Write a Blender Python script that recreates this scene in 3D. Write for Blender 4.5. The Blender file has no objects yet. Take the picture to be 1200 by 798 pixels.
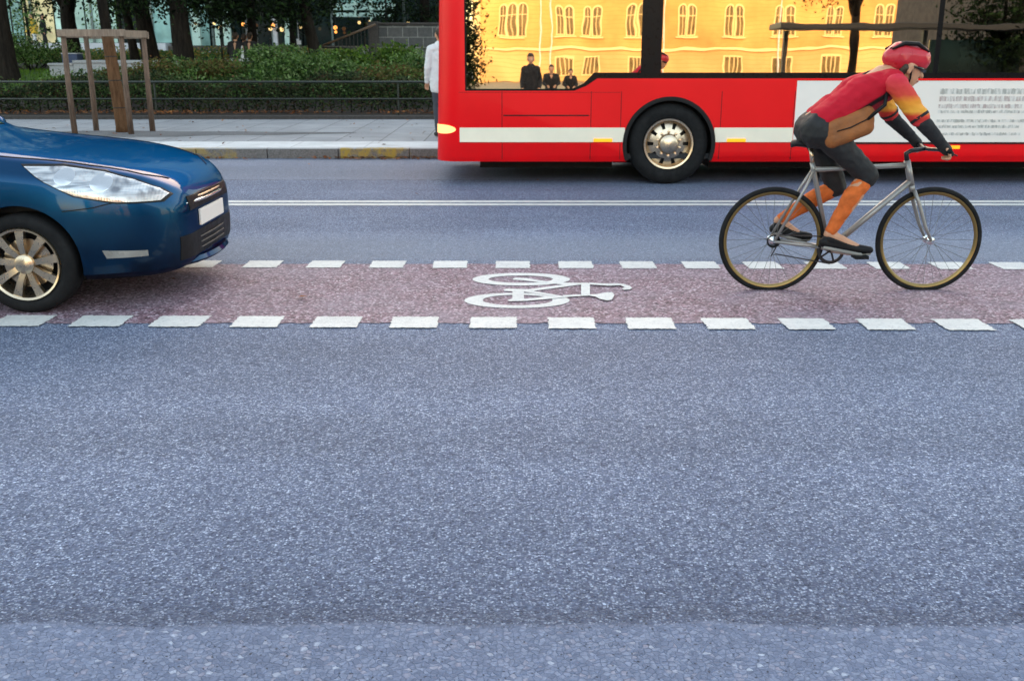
import bpy, bmesh, math, random
from mathutils import Vector, Matrix, noise
from mathutils.bvhtree import BVHTree

PI = math.pi
RN = random.Random(11)
SC = bpy.context.scene
COL = SC.collection

# ------------------------------------------------------------------ camera model
H = 1.55
F = 35 / 36 * 1200
TH = math.atan(341 / F)
CT, ST = math.cos(TH), math.sin(TH)

def G(px, py, z=0.0):
    """ground point (height z) seen at photo pixel px,py"""
    X = (px - 600) / F; Y = -(py - 399) / F
    d = (X, CT + Y * ST, -ST + Y * CT)
    t = (z - H) / d[2]
    return Vector((d[0] * t, d[1] * t, z))

def A(px, py, D):
    """point at distance y = D seen at photo pixel px,py"""
    X = (px - 600) / F; Y = -(py - 399) / F
    d = (X, CT + Y * ST, -ST + Y * CT)
    t = D / d[1]
    return Vector((d[0] * t, D, H + d[2] * t))

# ------------------------------------------------------------------ materials
MATS = {}

class NT:
    def __init__(s, name):
        s.m = bpy.data.materials.new(name); s.m.use_nodes = True
        s.t = s.m.node_tree; s.t.nodes.clear()
        s.out = s.t.nodes.new('ShaderNodeOutputMaterial')
    def n(s, typ, **kw):
        nd = s.t.nodes.new('ShaderNode' + typ)
        for k, v in kw.items():
            if hasattr(nd, k): setattr(nd, k, v)
            else: s.set(nd, k, v)
        return nd
    def set(s, nd, k, v):
        sock = nd.inputs[k]
        if hasattr(v, 'is_output') or isinstance(v, bpy.types.NodeSocket): s.t.links.new(v, sock)
        else: sock.default_value = v
    def l(s, a, b): s.t.links.new(a, b)
    def math(s, op, a, b=None, c=None, clamp=False):
        nd = s.t.nodes.new('ShaderNodeMath'); nd.operation = op; nd.use_clamp = clamp
        for i, v in enumerate((a, b, c)):
            if v is None: continue
            if isinstance(v, bpy.types.NodeSocket): s.l(v, nd.inputs[i])
            else: nd.inputs[i].default_value = v
        return nd.outputs[0]
    def ramp(s, fac, stops, interp='LINEAR'):
        nd = s.t.nodes.new('ShaderNodeValToRGB'); cr = nd.color_ramp; cr.interpolation = interp
        while len(cr.elements) < len(stops): cr.elements.new(0.5)
        for e, (p, c) in zip(cr.elements, stops):
            e.position = p
            e.color = (c, c, c, 1) if isinstance(c, (int, float)) else (*c, 1)
        s.l(fac, nd.inputs[0]); return nd.outputs[0]
    def mix(s, fac, a, b, blend='MIX'):
        nd = s.t.nodes.new('ShaderNodeMix'); nd.data_type = 'RGBA'; nd.blend_type = blend
        for i, v in ((0, fac), (6, a), (7, b)):
            if isinstance(v, bpy.types.NodeSocket): s.l(v, nd.inputs[i])
            elif isinstance(v, (int, float)): nd.inputs[i].default_value = v if i == 0 else (v, v, v, 1)
            else: nd.inputs[i].default_value = (*v, 1)
        return nd.outputs[2]
    def obj(s): return s.n('TexCoord').outputs['Object']
    def noise(s, vec, scale, detail=3.0, rough=0.55, out=0):
        nd = s.n('TexNoise'); nd.inputs['Scale'].default_value = scale; nd.inputs['Detail'].default_value = detail
        nd.inputs['Roughness'].default_value = rough; s.l(vec, nd.inputs['Vector']); return nd.outputs[out]
    def maprange(s, v, a, b, c=0.0, d=1.0):
        nd = s.n('MapRange'); nd.clamp = True
        s.l(v, nd.inputs[0])
        for i, x in enumerate((a, b, c, d)): nd.inputs[i + 1].default_value = x
        return nd.outputs[0]
    def bump(s, h, strength=0.3, dist=0.01):
        nd = s.n('Bump'); nd.inputs['Strength'].default_value = strength; nd.inputs['Distance'].default_value = dist
        s.l(h, nd.inputs['Height']); return nd.outputs[0]
    def principled(s, **kw):
        nd = s.t.nodes.new('ShaderNodeBsdfPrincipled')
        for k, v in kw.items():
            s.set(nd, k.replace('_', ' '), (*v, 1) if isinstance(v, tuple) and len(v) == 3 else v)
        s.l(nd.outputs[0], s.out.inputs[0]); return nd

def simple(name, col, rough=0.6, metal=0.0, var=0.25, scale=9.0, bump=0.0, bscale=60.0, coat=0.0, spec=0.5):
    """principled with soft colour variation and optional fine bump"""
    if name in MATS: return MATS[name]
    t = NT(name); o = t.obj()
    n = t.noise(o, scale, 4)
    dark = tuple(c * (1 - var) for c in col); lite = tuple(min(1, c * (1 + var)) for c in col)
    c = t.ramp(n, [(0.25, dark), (0.75, lite)])
    r = t.maprange(t.noise(o, scale * 2.3, 3), 0.3, 0.7, max(0.02, rough * 0.85), min(1, rough * 1.15))
    p = t.principled(Base_Color=c, Roughness=r, Metallic=metal)
    p.inputs['Coat Weight'].default_value = coat; p.inputs['Coat Roughness'].default_value = 0.04
    p.inputs['Specular IOR Level'].default_value = spec
    if bump: t.l(t.bump(t.noise(o, bscale, 3), bump, 0.01), p.inputs['Normal'])
    MATS[name] = t.m; return t.m

def emissive(name, col, strength):
    t = NT(name)
    p = t.principled(Base_Color=col, Roughness=0.3)
    p.inputs['Emission Color'].default_value = (*col, 1); p.inputs['Emission Strength'].default_value = strength
    MATS[name] = t.m; return t.m

def leaf_mat(name, cols, translucency=0.25):
    t = NT(name)
    r = t.n('NewGeometry').outputs['Random Per Island']
    k = len(cols)
    c = t.ramp(r, [((i + 0.5) / k, cc) for i, cc in enumerate(cols)])
    c = t.mix(0.5, c, t.ramp(t.noise(t.obj(), 1.1, 3), [(0.3, 0.35), (0.7, 1.3)]), 'MULTIPLY')
    d = t.n('BsdfPrincipled'); t.set(d, 'Base Color', c); d.inputs['Roughness'].default_value = 0.65
    d.inputs['Specular IOR Level'].default_value = 0.10
    tr = t.n('BsdfTranslucent'); t.l(c, tr.inputs[0])
    mx = t.n('MixShader'); mx.inputs[0].default_value = translucency
    t.l(d.outputs[0], mx.inputs[1]); t.l(tr.outputs[0], mx.inputs[2]); t.l(mx.outputs[0], t.out.inputs[0])
    MATS[name] = t.m; return t.m

def mirror_glass(name, refl=0.75, tint=(0.9, 0.9, 0.9), trans=(0.3, 0.32, 0.32), wave=0.0, wscale=1.2, rough=0.012):
    t = NT(name)
    g = t.n('BsdfGlossy'); g.inputs[0].default_value = (*tint, 1); g.inputs['Roughness'].default_value = rough
    tr = t.n('BsdfTransparent'); tr.inputs[0].default_value = (*trans, 1)
    lw = t.n('LayerWeight'); lw.inputs[0].default_value = 0.25
    f = t.maprange(lw.outputs['Fresnel'], 0.0, 1.0, refl, 1.0)
    mx = t.n('MixShader'); t.l(f, mx.inputs[0]); t.l(tr.outputs[0], mx.inputs[1]); t.l(g.outputs[0], mx.inputs[2])
    t.l(mx.outputs[0], t.out.inputs[0])
    if wave:
        t.l(t.bump(t.noise(t.obj(), wscale, 1.5), 1.0, wave), g.inputs['Normal'])
    MATS[name] = t.m; return t.m

# ------------------------------------------------------------------ mesh builder
def root_of(o):
    while o.parent: o = o.parent
    return o

class MB:
    def __init__(s): s.v = []; s.f = []; s.mi = []; s.cur = 0
    def face(s, idx): s.f.append(tuple(idx)); s.mi.append(s.cur)
    def quad(s, *p):
        b = len(s.v); s.v += [Vector(q) for q in p]; s.face(range(b, b + len(p)))
    def box(s, a, b):
        (x0, y0, z0), (x1, y1, z1) = a, b
        k = len(s.v)
        s.v += [Vector(p) for p in ((x0, y0, z0), (x1, y0, z0), (x1, y1, z0), (x0, y1, z0), (x0, y0, z1), (x1, y0, z1), (x1, y1, z1), (x0, y1, z1))]
        for q in ((0, 3, 2, 1), (4, 5, 6, 7), (0, 1, 5, 4), (1, 2, 6, 5), (2, 3, 7, 6), (3, 0, 4, 7)): s.face([k + i for i in q])
        return s
    def beam(s, p, q, w, h, up=(0, 0, 1)):
        """rectangular bar from p to q"""
        p, q = Vector(p), Vector(q); d = (q - p).normalized(); u = Vector(up)
        if abs(d.dot(u)) > 0.98: u = Vector((0, 1, 0))
        r = d.cross(u).normalized(); u = r.cross(d)
        k = len(s.v)
        for c in (p, q):
            for a, b in ((-1, -1), (1, -1), (1, 1), (-1, 1)): s.v.append(c + r * (a * w / 2) + u * (b * h / 2))
        for qd in ((3, 2, 1, 0), (4, 5, 6, 7), (0, 1, 5, 4), (1, 2, 6, 5), (2, 3, 7, 6), (3, 0, 4, 7)): s.face([k + i for i in qd])
        return s
    def tube(s, pts, rad, n=8, cap=True, squash=None):
        pts = [Vector(p) for p in pts]
        if not isinstance(rad, (list, tuple)): rad = [rad] * len(pts)
        k0 = len(s.v); prev = None
        for i, p in enumerate(pts):
            d = (pts[min(i + 1, len(pts) - 1)] - pts[max(i - 1, 0)]).normalized()
            if prev is None:
                r = d.cross(Vector((0, 0, 1)))
                if r.length < 0.05: r = d.cross(Vector((0, 1, 0)))
            else:
                r = prev - d * prev.dot(d)
            r.normalize(); prev = r; u = d.cross(r)
            for j in range(n):
                a = 2 * PI * j / n
                s.v.append(p + (r * math.cos(a) + u * math.sin(a)) * rad[i])
        for i in range(len(pts) - 1):
            for j in range(n):
                a = k0 + i * n + j; b = k0 + i * n + (j + 1) % n
                s.face((a, b, b + n, a + n))
        if cap:
            s.face([k0 + j for j in range(n)][::-1]); s.face([k0 + (len(pts) - 1) * n + j for j in range(n)])
        return s
    def lathe(s, prof, c, axis='y', n=32, a0=0.0, a1=2 * PI):
        """prof: (radius, offset along the axis)"""
        c = Vector(c); k0 = len(s.v); full = abs(a1 - a0 - 2 * PI) < 1e-6
        m = n if full else n + 1
        for r, h in prof:
            for j in range(m):
                a = a0 + (a1 - a0) * j / n
                ca, sa = r * math.cos(a), r * math.sin(a)
                s.v.append(c + (Vector((ca, h, sa)) if axis == 'y' else Vector((ca, sa, h)) if axis == 'z' else Vector((h, ca, sa))))
        for i in range(len(prof) - 1):
            for j in range(n):
                a = k0 + i * m + j; b = k0 + i * m + (j + 1) % m
                s.face((a, b, b + m, a + m))
        return s
    def prism(s, poly, axis, a, b):
        """polygon in the two other axes, extruded along axis from a to b"""
        def P(u, v, w): return Vector((u, w, v)) if axis == 'y' else Vector((u, v, w)) if axis == 'z' else Vector((w, u, v))
        k = len(s.v); n = len(poly)
        s.v += [P(u, v, a) for u, v in poly] + [P(u, v, b) for u, v in poly]
        s.face([k + i for i in range(n)][::-1]); s.face([k + n + i for i in range(n)])
        for i in range(n): s.face((k + i, k + (i + 1) % n, k + n + (i + 1) % n, k + n + i))
        return s
    def loft(s, rings, cap=True):
        k = len(s.v); n = len(rings[0])
        for r in rings: s.v += [Vector(p) for p in r]
        for i in range(len(rings) - 1):
            for j in range(n):
                a = k + i * n + j; b = k + i * n + (j + 1) % n
                s.face((a, b, b + n, a + n))
        if cap:
            s.face([k + j for j in range(n)][::-1]); s.face([k + (len(rings) - 1) * n + j for j in range(n)])
        return s
    def ball(s, c, r, n=10, m=7):
        c = Vector(c); r = Vector((r, r, r)) if isinstance(r, (int, float)) else Vector(r)
        k = len(s.v)
        s.v.append(c + Vector((0, 0, -r.z)))
        for i in range(1, m):
            t = -PI / 2 + PI * i / m
            for j in range(n):
                a = 2 * PI * j / n
                s.v.append(c + Vector((r.x * math.cos(t) * math.cos(a), r.y * math.cos(t) * math.sin(a), r.z * math.sin(t))))
        s.v.append(c + Vector((0, 0, r.z))); top = len(s.v) - 1
        for j in range(n):
            s.face((k, k + 1 + (j + 1) % n, k + 1 + j))
            b = k + 1 + (m - 2) * n
            s.face((b + j, b + (j + 1) % n, top))
        for i in range(m - 2):
            for j in range(n):
                a = k + 1 + i * n + j; b = k + 1 + i * n + (j + 1) % n
                s.face((a, b, b + n, a + n))
        return s
    def build(s, name, mat, parent=None, smooth=False, bevel=0.0, recalc=True, angle=None):
        me = bpy.data.meshes.new(name)
        off = root_of(parent).location if parent else Vector((0, 0, 0))
        me.from_pydata([tuple(v - off) for v in s.v], [], s.f)
        mats = mat if isinstance(mat, (list, tuple)) else [mat]
        for m in mats: me.materials.append(m)
        if len(mats) > 1: me.polygons.foreach_set('material_index', s.mi)
        if recalc:
            bm = bmesh.new(); bm.from_mesh(me); bmesh.ops.recalc_face_normals(bm, faces=bm.faces); bm.to_mesh(me); bm.free()
        if smooth:
            me.polygons.foreach_set('use_smooth', [True] * len(me.polygons))
            if angle is not None: me.set_sharp_from_angle(angle=math.radians(angle))
        o = bpy.data.objects.new(name, me); COL.objects.link(o)
        if parent: o.parent = parent
        if bevel:
            b = o.modifiers.new('bevel', 'BEVEL'); b.width = bevel; b.segments = 2; b.limit_method = 'ANGLE'
        me.update()
        return o

def tag(o, label=None, cat=None, group=None, kind=None):
    if label: o['label'] = label
    if cat: o['category'] = cat
    if group: o['group'] = group
    if kind: o['kind'] = kind
    return o

def thing(name, label, cat, loc=(0, 0, 0), group=None):
    o = bpy.data.objects.new(name, None); COL.objects.link(o); o.location = loc; o.empty_display_size = 0.2
    return tag(o, label, cat, group)

def kids(o): return [c for c in COL.objects if c.parent == o]

def copy_tree(o, parent=None):
    c = o.copy(); COL.objects.link(c); c.parent = parent
    for ch in kids(o): copy_tree(ch, c)
    return c

def remove(o):
    me = o.data; bpy.data.objects.remove(o)
    if me.users == 0: bpy.data.meshes.remove(me)

def bake(o):
    dg = bpy.context.evaluated_depsgraph_get(); dg.update()
    me = bpy.data.meshes.new_from_object(o.evaluated_get(dg))
    old = o.data; o.modifiers.clear(); o.data = me; me.name = o.name
    if old.users == 0: bpy.data.meshes.remove(old)
    return o

def boolean(o, cutters, op='DIFFERENCE'):
    for c in cutters:
        m = o.modifiers.new('b', 'BOOLEAN'); m.operation = op; m.solver = 'EXACT'; m.object = c
        bpy.context.view_layer.update(); bake(o)
    return o

def dupe(o, name, parent=None):
    c = o.copy(); c.data = o.data.copy(); c.name = name; COL.objects.link(c); c.parent = parent; return c

def chunk(src, prism, name, mat, parent, smooth=False, angle=30):
    """the piece of src inside the prism, as an object of its own (src and prism in world coordinates)"""
    c = prism.build('cutter', mat)
    o = dupe(src, name); o.data.materials.clear(); o.data.materials.append(mat)
    boolean(o, [c], 'INTERSECT'); remove(c)
    o.data.materials.clear(); o.data.materials.append(mat)
    o.data.polygons.foreach_set('material_index', [0] * len(o.data.polygons))
    finish(o, parent, smooth, angle); return o

def finish(o, parent, smooth=False, angle=30):
    o.data.transform(Matrix.Translation(-root_of(parent).location)); o.parent = parent
    if smooth:
        o.data.polygons.foreach_set('use_smooth', [True] * len(o.data.polygons)); o.data.set_sharp_from_angle(angle=math.radians(angle))
    o.data.update()

def inflate(o, d):
    bm = bmesh.new(); bm.from_mesh(o.data); bm.normal_update()
    for v in bm.verts: v.co += v.normal * d
    bm.to_mesh(o.data); bm.free(); return o

# capsules melted into one continuous surface
def sphere_pts(n=7):
    out = []
    for i in range(n + 1):
        t = -PI / 2 + PI * i / n
        for j in range(10):
            a = 2 * PI * (j + 0.5 * (i % 2)) / 10
            out.append(Vector((math.cos(t) * math.cos(a), math.cos(t) * math.sin(a), math.sin(t))))
    return out
SP = sphere_pts()

def melt(name, parts, mat, parent, voxel=0.01, smooth_it=3, fold=0.0, fscale=(9, 9, 16)):
    """parts: (p0, p1, r0, r1) tapered capsules or (centre, (rx,ry,rz)) ellipsoids"""
    bm = bmesh.new()
    for p in parts:
        b2 = bmesh.new()
        if len(p) == 2:
            c, r = Vector(p[0]), p[1]
            for q in SP: b2.verts.new(c + Vector((q.x * r[0], q.y * r[1], q.z * r[2])))
        else:
            a, b, r0, r1 = Vector(p[0]), Vector(p[1]), p[2], p[3]
            for q in SP: b2.verts.new(a + q * r0)
            for q in SP: b2.verts.new(b + q * r1)
        h = bmesh.ops.convex_hull(b2, input=b2.verts)
        junk = list({e for e in h['geom_interior'] if isinstance(e, bmesh.types.BMVert)} | {e for e in h['geom_unused'] if isinstance(e, bmesh.types.BMVert)})
        bmesh.ops.delete(b2, geom=junk, context='VERTS')
        me = bpy.data.meshes.new('t'); b2.to_mesh(me); b2.free(); bm.from_mesh(me); bpy.data.meshes.remove(me)
    me = bpy.data.meshes.new(name); bm.to_mesh(me); bm.free()
    o = bpy.data.objects.new(name, me); COL.objects.link(o)
    r = o.modifiers.new('r', 'REMESH'); r.mode = 'VOXEL'; r.voxel_size = voxel
    s = o.modifiers.new('s', 'SMOOTH'); s.iterations = smooth_it; s.factor = 0.5
    bpy.context.view_layer.update(); bake(o)
    o.data.materials.clear(); o.data.materials.append(mat)
    if fold:
        for v in o.data.vertices:
            q = Vector((v.co.x * fscale[0], v.co.y * fscale[1], v.co.z * fscale[2]))
            k = 1 - 2 * abs(noise.noise(q)); k2 = noise.noise(q * 2.7)
            v.co += v.normal * fold * (0.75 * k + 0.35 * k2 - 0.25)
    o.data.transform(Matrix.Translation(-root_of(parent).location)); o.parent = parent
    o.data.polygons.foreach_set('use_smooth', [True] * len(o.data.polygons)); o.data.update()
    return o

# ------------------------------------------------------------------ materials used
def asphalt():
    t = NT('asphalt'); o = t.obj()
    sep = t.n('SeparateXYZ'); t.l(o, sep.inputs[0]); y = sep.outputs[1]
    warp = t.n('VectorMath', operation='ADD'); t.l(o, warp.inputs[0])
    wn = t.n('VectorMath', operation='SCALE'); t.l(t.noise(o, 40, 2, out=1), wn.inputs[0]); wn.inputs[3].default_value = 0.02
    t.l(wn.outputs[0], warp.inputs[1]); v = warp.outputs[0]
    def stones(scale, feature='F1', rnd=1.0):
        n = t.n('TexVoronoi'); n.voronoi_dimensions = '2D'; n.feature = feature; n.inputs['Scale'].default_value = scale
        n.inputs['Randomness'].default_value = rnd; t.l(v, n.inputs['Vector']); return n
    edge_n = t.noise(o, 3.0, 4)
    # coarse strip close to the camera: y < 2.45
    near = t.maprange(t.math('ADD', y, t.math('MULTIPLY', t.math('SUBTRACT', edge_n, 0.5), 0.10)), 2.452, 2.468, 1.0, 0.0)
    f1 = stones(104); e1 = stones(104, 'DISTANCE_TO_EDGE')
    f2 = stones(170); f3 = stones(62); e3 = stones(62, 'DISTANCE_TO_EDGE')
    sc1 = t.n('SeparateColor'); t.l(f1.outputs['Color'], sc1.inputs[0])
    sc3 = t.n('SeparateColor'); t.l(f3.outputs['Color'], sc3.inputs[0])
    sc2 = t.n('SeparateColor'); t.l(f2.outputs['Color'], sc2.inputs[0])
    c1 = t.ramp(sc1.outputs[0], [(0.0, (0.06, 0.07, 0.10)), (0.30, (0.165, 0.18, 0.235)), (0.60, (0.255, 0.268, 0.31)), (0.85, (0.38, 0.39, 0.43)), (1.0, (0.58, 0.585, 0.61))])
    c2 = t.ramp(sc2.outputs[1], [(0.0, 0.62), (0.8, 1.1), (1.0, 1.55)])
    c1 = t.mix(1.0, c1, c2, 'MULTIPLY')
    stone1 = t.ramp(f1.outputs['Distance'], [(0.34, 0.92), (0.62, 0.0)])
    c1 = t.mix(stone1, (0.125, 0.14, 0.185), c1)
    crev1 = t.math('MULTIPLY', t.maprange(e1.outputs[0], 0.0, 0.07, 1.0, 0.0), t.maprange(t.noise(o, 21, 3), 0.44, 0.56))
    c1 = t.mix(t.math('MULTIPLY', crev1, 0.85), c1, (0.035, 0.04, 0.055))
    c3 = t.ramp(sc3.outputs[0], [(0.0, (0.16, 0.18, 0.24)), (0.5, (0.22, 0.24, 0.305)), (0.86, (0.28, 0.295, 0.355)), (0.95, (0.31, 0.285, 0.325)), (1.0, (0.46, 0.47, 0.51))])
    c3 = t.mix(t.ramp(f3.outputs['Distance'], [(0.42, 1.0), (0.66, 0.25)]), (0.20, 0.22, 0.285), c3)
    crev3 = t.math('MULTIPLY', t.maprange(e3.outputs[0], 0.0, 0.09, 1.0, 0.0), t.maprange(t.noise(o, 26, 4, 0.7), 0.50, 0.64))
    c3 = t.mix(t.math('MULTIPLY', crev3, 0.85), c3, (0.06, 0.07, 0.10))
    c3 = t.mix(0.35, c3, c2, 'MULTIPLY')
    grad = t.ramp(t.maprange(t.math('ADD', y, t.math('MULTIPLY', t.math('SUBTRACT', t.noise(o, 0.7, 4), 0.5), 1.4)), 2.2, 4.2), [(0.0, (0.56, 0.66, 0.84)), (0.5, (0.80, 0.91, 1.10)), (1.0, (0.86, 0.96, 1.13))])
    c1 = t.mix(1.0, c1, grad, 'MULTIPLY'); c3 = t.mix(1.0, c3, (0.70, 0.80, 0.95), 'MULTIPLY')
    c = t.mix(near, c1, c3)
    # holes
    hole = t.math('MULTIPLY', t.math('GREATER_THAN', sc1.outputs[2], 0.972), t.maprange(f1.outputs['Distance'], 0.2, 0.45, 1.0, 0.0))
    c = t.mix(t.math('MULTIPLY', hole, 0.8), c, (0.02, 0.022, 0.03))
    # long wear bands along the road and slow blotches
    st = t.n('Mapping'); st.inputs['Scale'].default_value = (0.05, 1.1, 1.0); t.l(o, st.inputs[0])
    band = t.ramp(t.noise(st.outputs[0], 1.0, 3), [(0.3, 0.86), (0.7, 1.14)])
    blot = t.ramp(t.noise(o, 0.9, 5, 0.6), [(0.3, 0.9), (0.7, 1.1)])
    c = t.mix(1.0, t.mix(1.0, c, band, 'MULTIPLY'), blot, 'MULTIPLY')
    # bands seen in the photograph: worn pale strip past the cycle lane, paler gutter, dark seam
    yw = t.math('ADD', y, t.math('MULTIPLY', t.math('SUBTRACT', t.noise(o, 1.3, 3), 0.5), 0.25))
    pale = t.math('MULTIPLY', t.maprange(yw, 7.3, 7.6), t.maprange(yw, 8.2, 8.9, 1.0, 0.0))
    c = t.mix(t.math('MULTIPLY', pale, 0.35), c, (0.30, 0.33, 0.38))
    gut = t.maprange(y, 12.36, 12.40)
    c = t.mix(t.math('MULTIPLY', gut, 0.3), c, (0.26, 0.27, 0.30))
    seam = t.math('MULTIPLY', t.math('LESS_THAN', t.math('ABSOLUTE', t.math('SUBTRACT', y, 12.36)), 0.02), t.maprange(t.noise(o, 6, 2), 0.35, 0.55))
    c = t.mix(t.math('MULTIPLY', seam, 0.75), c, (0.03, 0.033, 0.045))
    seam2 = t.maprange(t.math('ABSOLUTE', t.math('SUBTRACT', t.math('ADD', y, t.math('MULTIPLY', t.math('SUBTRACT', edge_n, 0.5), 0.10)), 2.50)), 0.0, 0.07, 1.0, 0.0)
    c = t.mix(t.math('MULTIPLY', seam2, 0.28), c, (0.06, 0.065, 0.09))
    h = t.mix(near, t.maprange(f1.outputs['Distance'], 0.0, 0.6, 1.0, 0.0), t.maprange(e3.outputs[0], 0.0, 0.12, 0.0, 1.0))
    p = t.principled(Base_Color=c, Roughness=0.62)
    p.inputs['Specular IOR Level'].default_value = 0.14
    t.l(t.bump(h, 0.55, 0.006), p.inputs['Normal'])
    return t.m

def red_asphalt():
    t = NT('red_asphalt'); o = t.obj()
    def stones(scale, f='F1'):
        n = t.n('TexVoronoi'); n.voronoi_dimensions = '2D'; n.feature = f; n.inputs['Scale'].default_value = scale; t.l(o, n.inputs['Vector']); return n
    f1 = stones(80); f2 = stones(42)
    s1 = t.n('SeparateColor'); t.l(f1.outputs['Color'], s1.inputs[0]); s2 = t.n('SeparateColor'); t.l(f2.outputs['Color'], s2.inputs[0])
    c = t.ramp(s1.outputs[0], [(0.0, (0.035, 0.018, 0.026)), (0.3, (0.135, 0.075, 0.092)), (0.6, (0.20, 0.125, 0.148)), (0.85, (0.27, 0.19, 0.215)), (1.0, (0.46, 0.40, 0.43))])
    c = t.mix(0.8, c, t.ramp(s2.outputs[1], [(0.0, 0.5), (0.35, 0.95), (1.0, 1.3)]), 'MULTIPLY')
    c = t.mix(t.maprange(t.noise(o, 1.6, 5, 0.62), 0.40, 0.70), c, t.mix(0.5, c, (0.23, 0.20, 0.235)))
    c = t.mix(1.0, c, (1.22, 1.20, 1.25), 'MULTIPLY')
    p = t.principled(Base_Color=c, Roughness=0.68)
    t.l(t.bump(t.maprange(f1.outputs['Distance'], 0, 0.6, 1, 0), 0.5, 0.006), p.inputs['Normal'])
    return t.m

def road_paint():
    t = NT('road_paint'); o = t.obj()
    n = t.noise(o, 55, 4, 0.65)
    c = t.ramp(t.noise(o, 14, 4), [(0.3, (0.60, 0.60, 0.58)), (0.7, (0.70, 0.70, 0.675))])
    worn = t.math('ADD', t.maprange(n, 0.55, 0.68), t.math('MULTIPLY', t.maprange(t.noise(o, 1.7, 3), 0.5, 0.68), t.maprange(t.noise(o, 120, 3, 0.7), 0.44, 0.60)), clamp=True)
    c = t.mix(t.math('MULTIPLY', worn, 0.62), c, (0.30, 0.31, 0.34))
    c = t.mix(t.maprange(t.noise(o, 0.8, 4, 0.6), 0.45, 0.75, 0.0, 0.28), c, (0.42, 0.42, 0.42))
    p = t.principled(Base_Color=c, Roughness=0.6)
    t.l(t.bump(t.noise(o, 90, 3), 0.3, 0.006), p.inputs['Normal'])
    return t.m

def kerb_mat():
    t = NT('kerb_granite'); o = t.obj()
    sep = t.n('SeparateXYZ'); t.l(o, sep.inputs[0]); x, y, z = sep.outputs
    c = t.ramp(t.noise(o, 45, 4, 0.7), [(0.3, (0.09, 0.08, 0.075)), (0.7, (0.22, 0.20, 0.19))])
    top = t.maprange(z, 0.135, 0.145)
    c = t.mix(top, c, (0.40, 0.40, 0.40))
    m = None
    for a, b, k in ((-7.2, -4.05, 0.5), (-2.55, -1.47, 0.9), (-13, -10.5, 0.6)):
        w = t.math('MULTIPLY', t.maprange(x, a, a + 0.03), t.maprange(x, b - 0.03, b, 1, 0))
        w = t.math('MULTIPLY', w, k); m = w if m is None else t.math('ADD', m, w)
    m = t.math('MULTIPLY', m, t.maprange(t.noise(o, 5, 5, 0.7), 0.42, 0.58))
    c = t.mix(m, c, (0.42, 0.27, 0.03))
    p = t.principled(Base_Color=c, Roughness=0.8); t.l(t.bump(t.noise(o, 80, 3), 0.4, 0.01), p.inputs['Normal'])
    return t.m

def slab_mat(name, c0, c1, bw, bh, mortar, off=0.0, msize=0.012, bias=0.0):
    t = NT(name); o = t.obj()
    b = t.n('TexBrick'); b.offset = off; t.l(o, b.inputs['Vector'])
    b.inputs['Color1'].default_value = (*c0, 1); b.inputs['Color2'].default_value = (*c1, 1); b.inputs['Mortar'].default_value = (*mortar, 1)
    b.inputs['Scale'].default_value = 1.0; b.inputs['Mortar Size'].default_value = msize; b.inputs['Brick Width'].default_value = bw; b.inputs['Row Height'].default_value = bh
    b.inputs['Bias'].default_value = bias
    c = t.mix(0.7, b.outputs[0], t.ramp(t.noise(o, 2.2, 6, 0.65), [(0.3, 0.72), (0.7, 1.22)]), 'MULTIPLY')
    p = t.principled(Base_Color=c, Roughness=0.75)
    t.l(t.bump(t.math('SUBTRACT', t.noise(o, 40, 3), t.math('MULTIPLY', b.outputs[1], 2.0)), 0.35, 0.01), p.inputs['Normal'])
    return t.m

def blockwall_mat():
    t = NT('stone_blocks'); o = t.obj()
    mp = t.n('Mapping'); mp.inputs['Rotation'].default_value = (PI / 2, 0, 0); t.l(o, mp.inputs[0])
    b = t.n('TexBrick'); t.l(mp.outputs[0], b.inputs['Vector']); b.offset = 0.37
    b.inputs['Color1'].default_value = (0.05, 0.052, 0.055, 1); b.inputs['Color2'].default_value = (0.085, 0.085, 0.085, 1); b.inputs['Mortar'].default_value = (0.2, 0.2, 0.19, 1)
    b.inputs['Scale'].default_value = 1.0; b.inputs['Mortar Size'].default_value = 0.012; b.inputs['Brick Width'].default_value = 0.46; b.inputs['Row Height'].default_value = 0.3
    c = t.mix(0.8, b.outputs[0], t.ramp(t.noise(o, 7, 5, 0.7), [(0.3, 0.6), (0.7, 1.3)]), 'MULTIPLY')
    p = t.principled(Base_Color=c, Roughness=0.85); t.l(t.bump(t.noise(o, 18, 4), 0.5, 0.02), p.inputs['Normal'])
    return t.m

def facade_mat():
    t = NT('yellow_render'); o = t.obj()
    sep = t.n('SeparateXYZ'); t.l(o, sep.inputs[0]); z = sep.outputs[2]
    g = t.math('FRACT', t.math('DIVIDE', z, 0.42))
    groove = t.math('LESS_THAN', g, 0.14)
    c = t.ramp(t.noise(o, 0.45, 6, 0.68), [(0.3, (0.56, 0.30, 0.085)), (0.7, (0.70, 0.40, 0.13))])
    c = t.mix(t.maprange(z, 2.9, 3.0, 0.55, 0.0), c, (0.66, 0.44, 0.20))
    c = t.mix(1.0, c, t.ramp(t.noise(o, 0.10, 4, 0.6), [(0.32, (0.62, 0.55, 0.48)), (0.62, (1.0, 1.0, 1.0))]), 'MULTIPLY')
    c = t.mix(t.math('MULTIPLY', groove, 0.55), c, (0.36, 0.20, 0.05))
    t.principled(Base_Color=c, Roughness=0.9)
    return t.m

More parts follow.
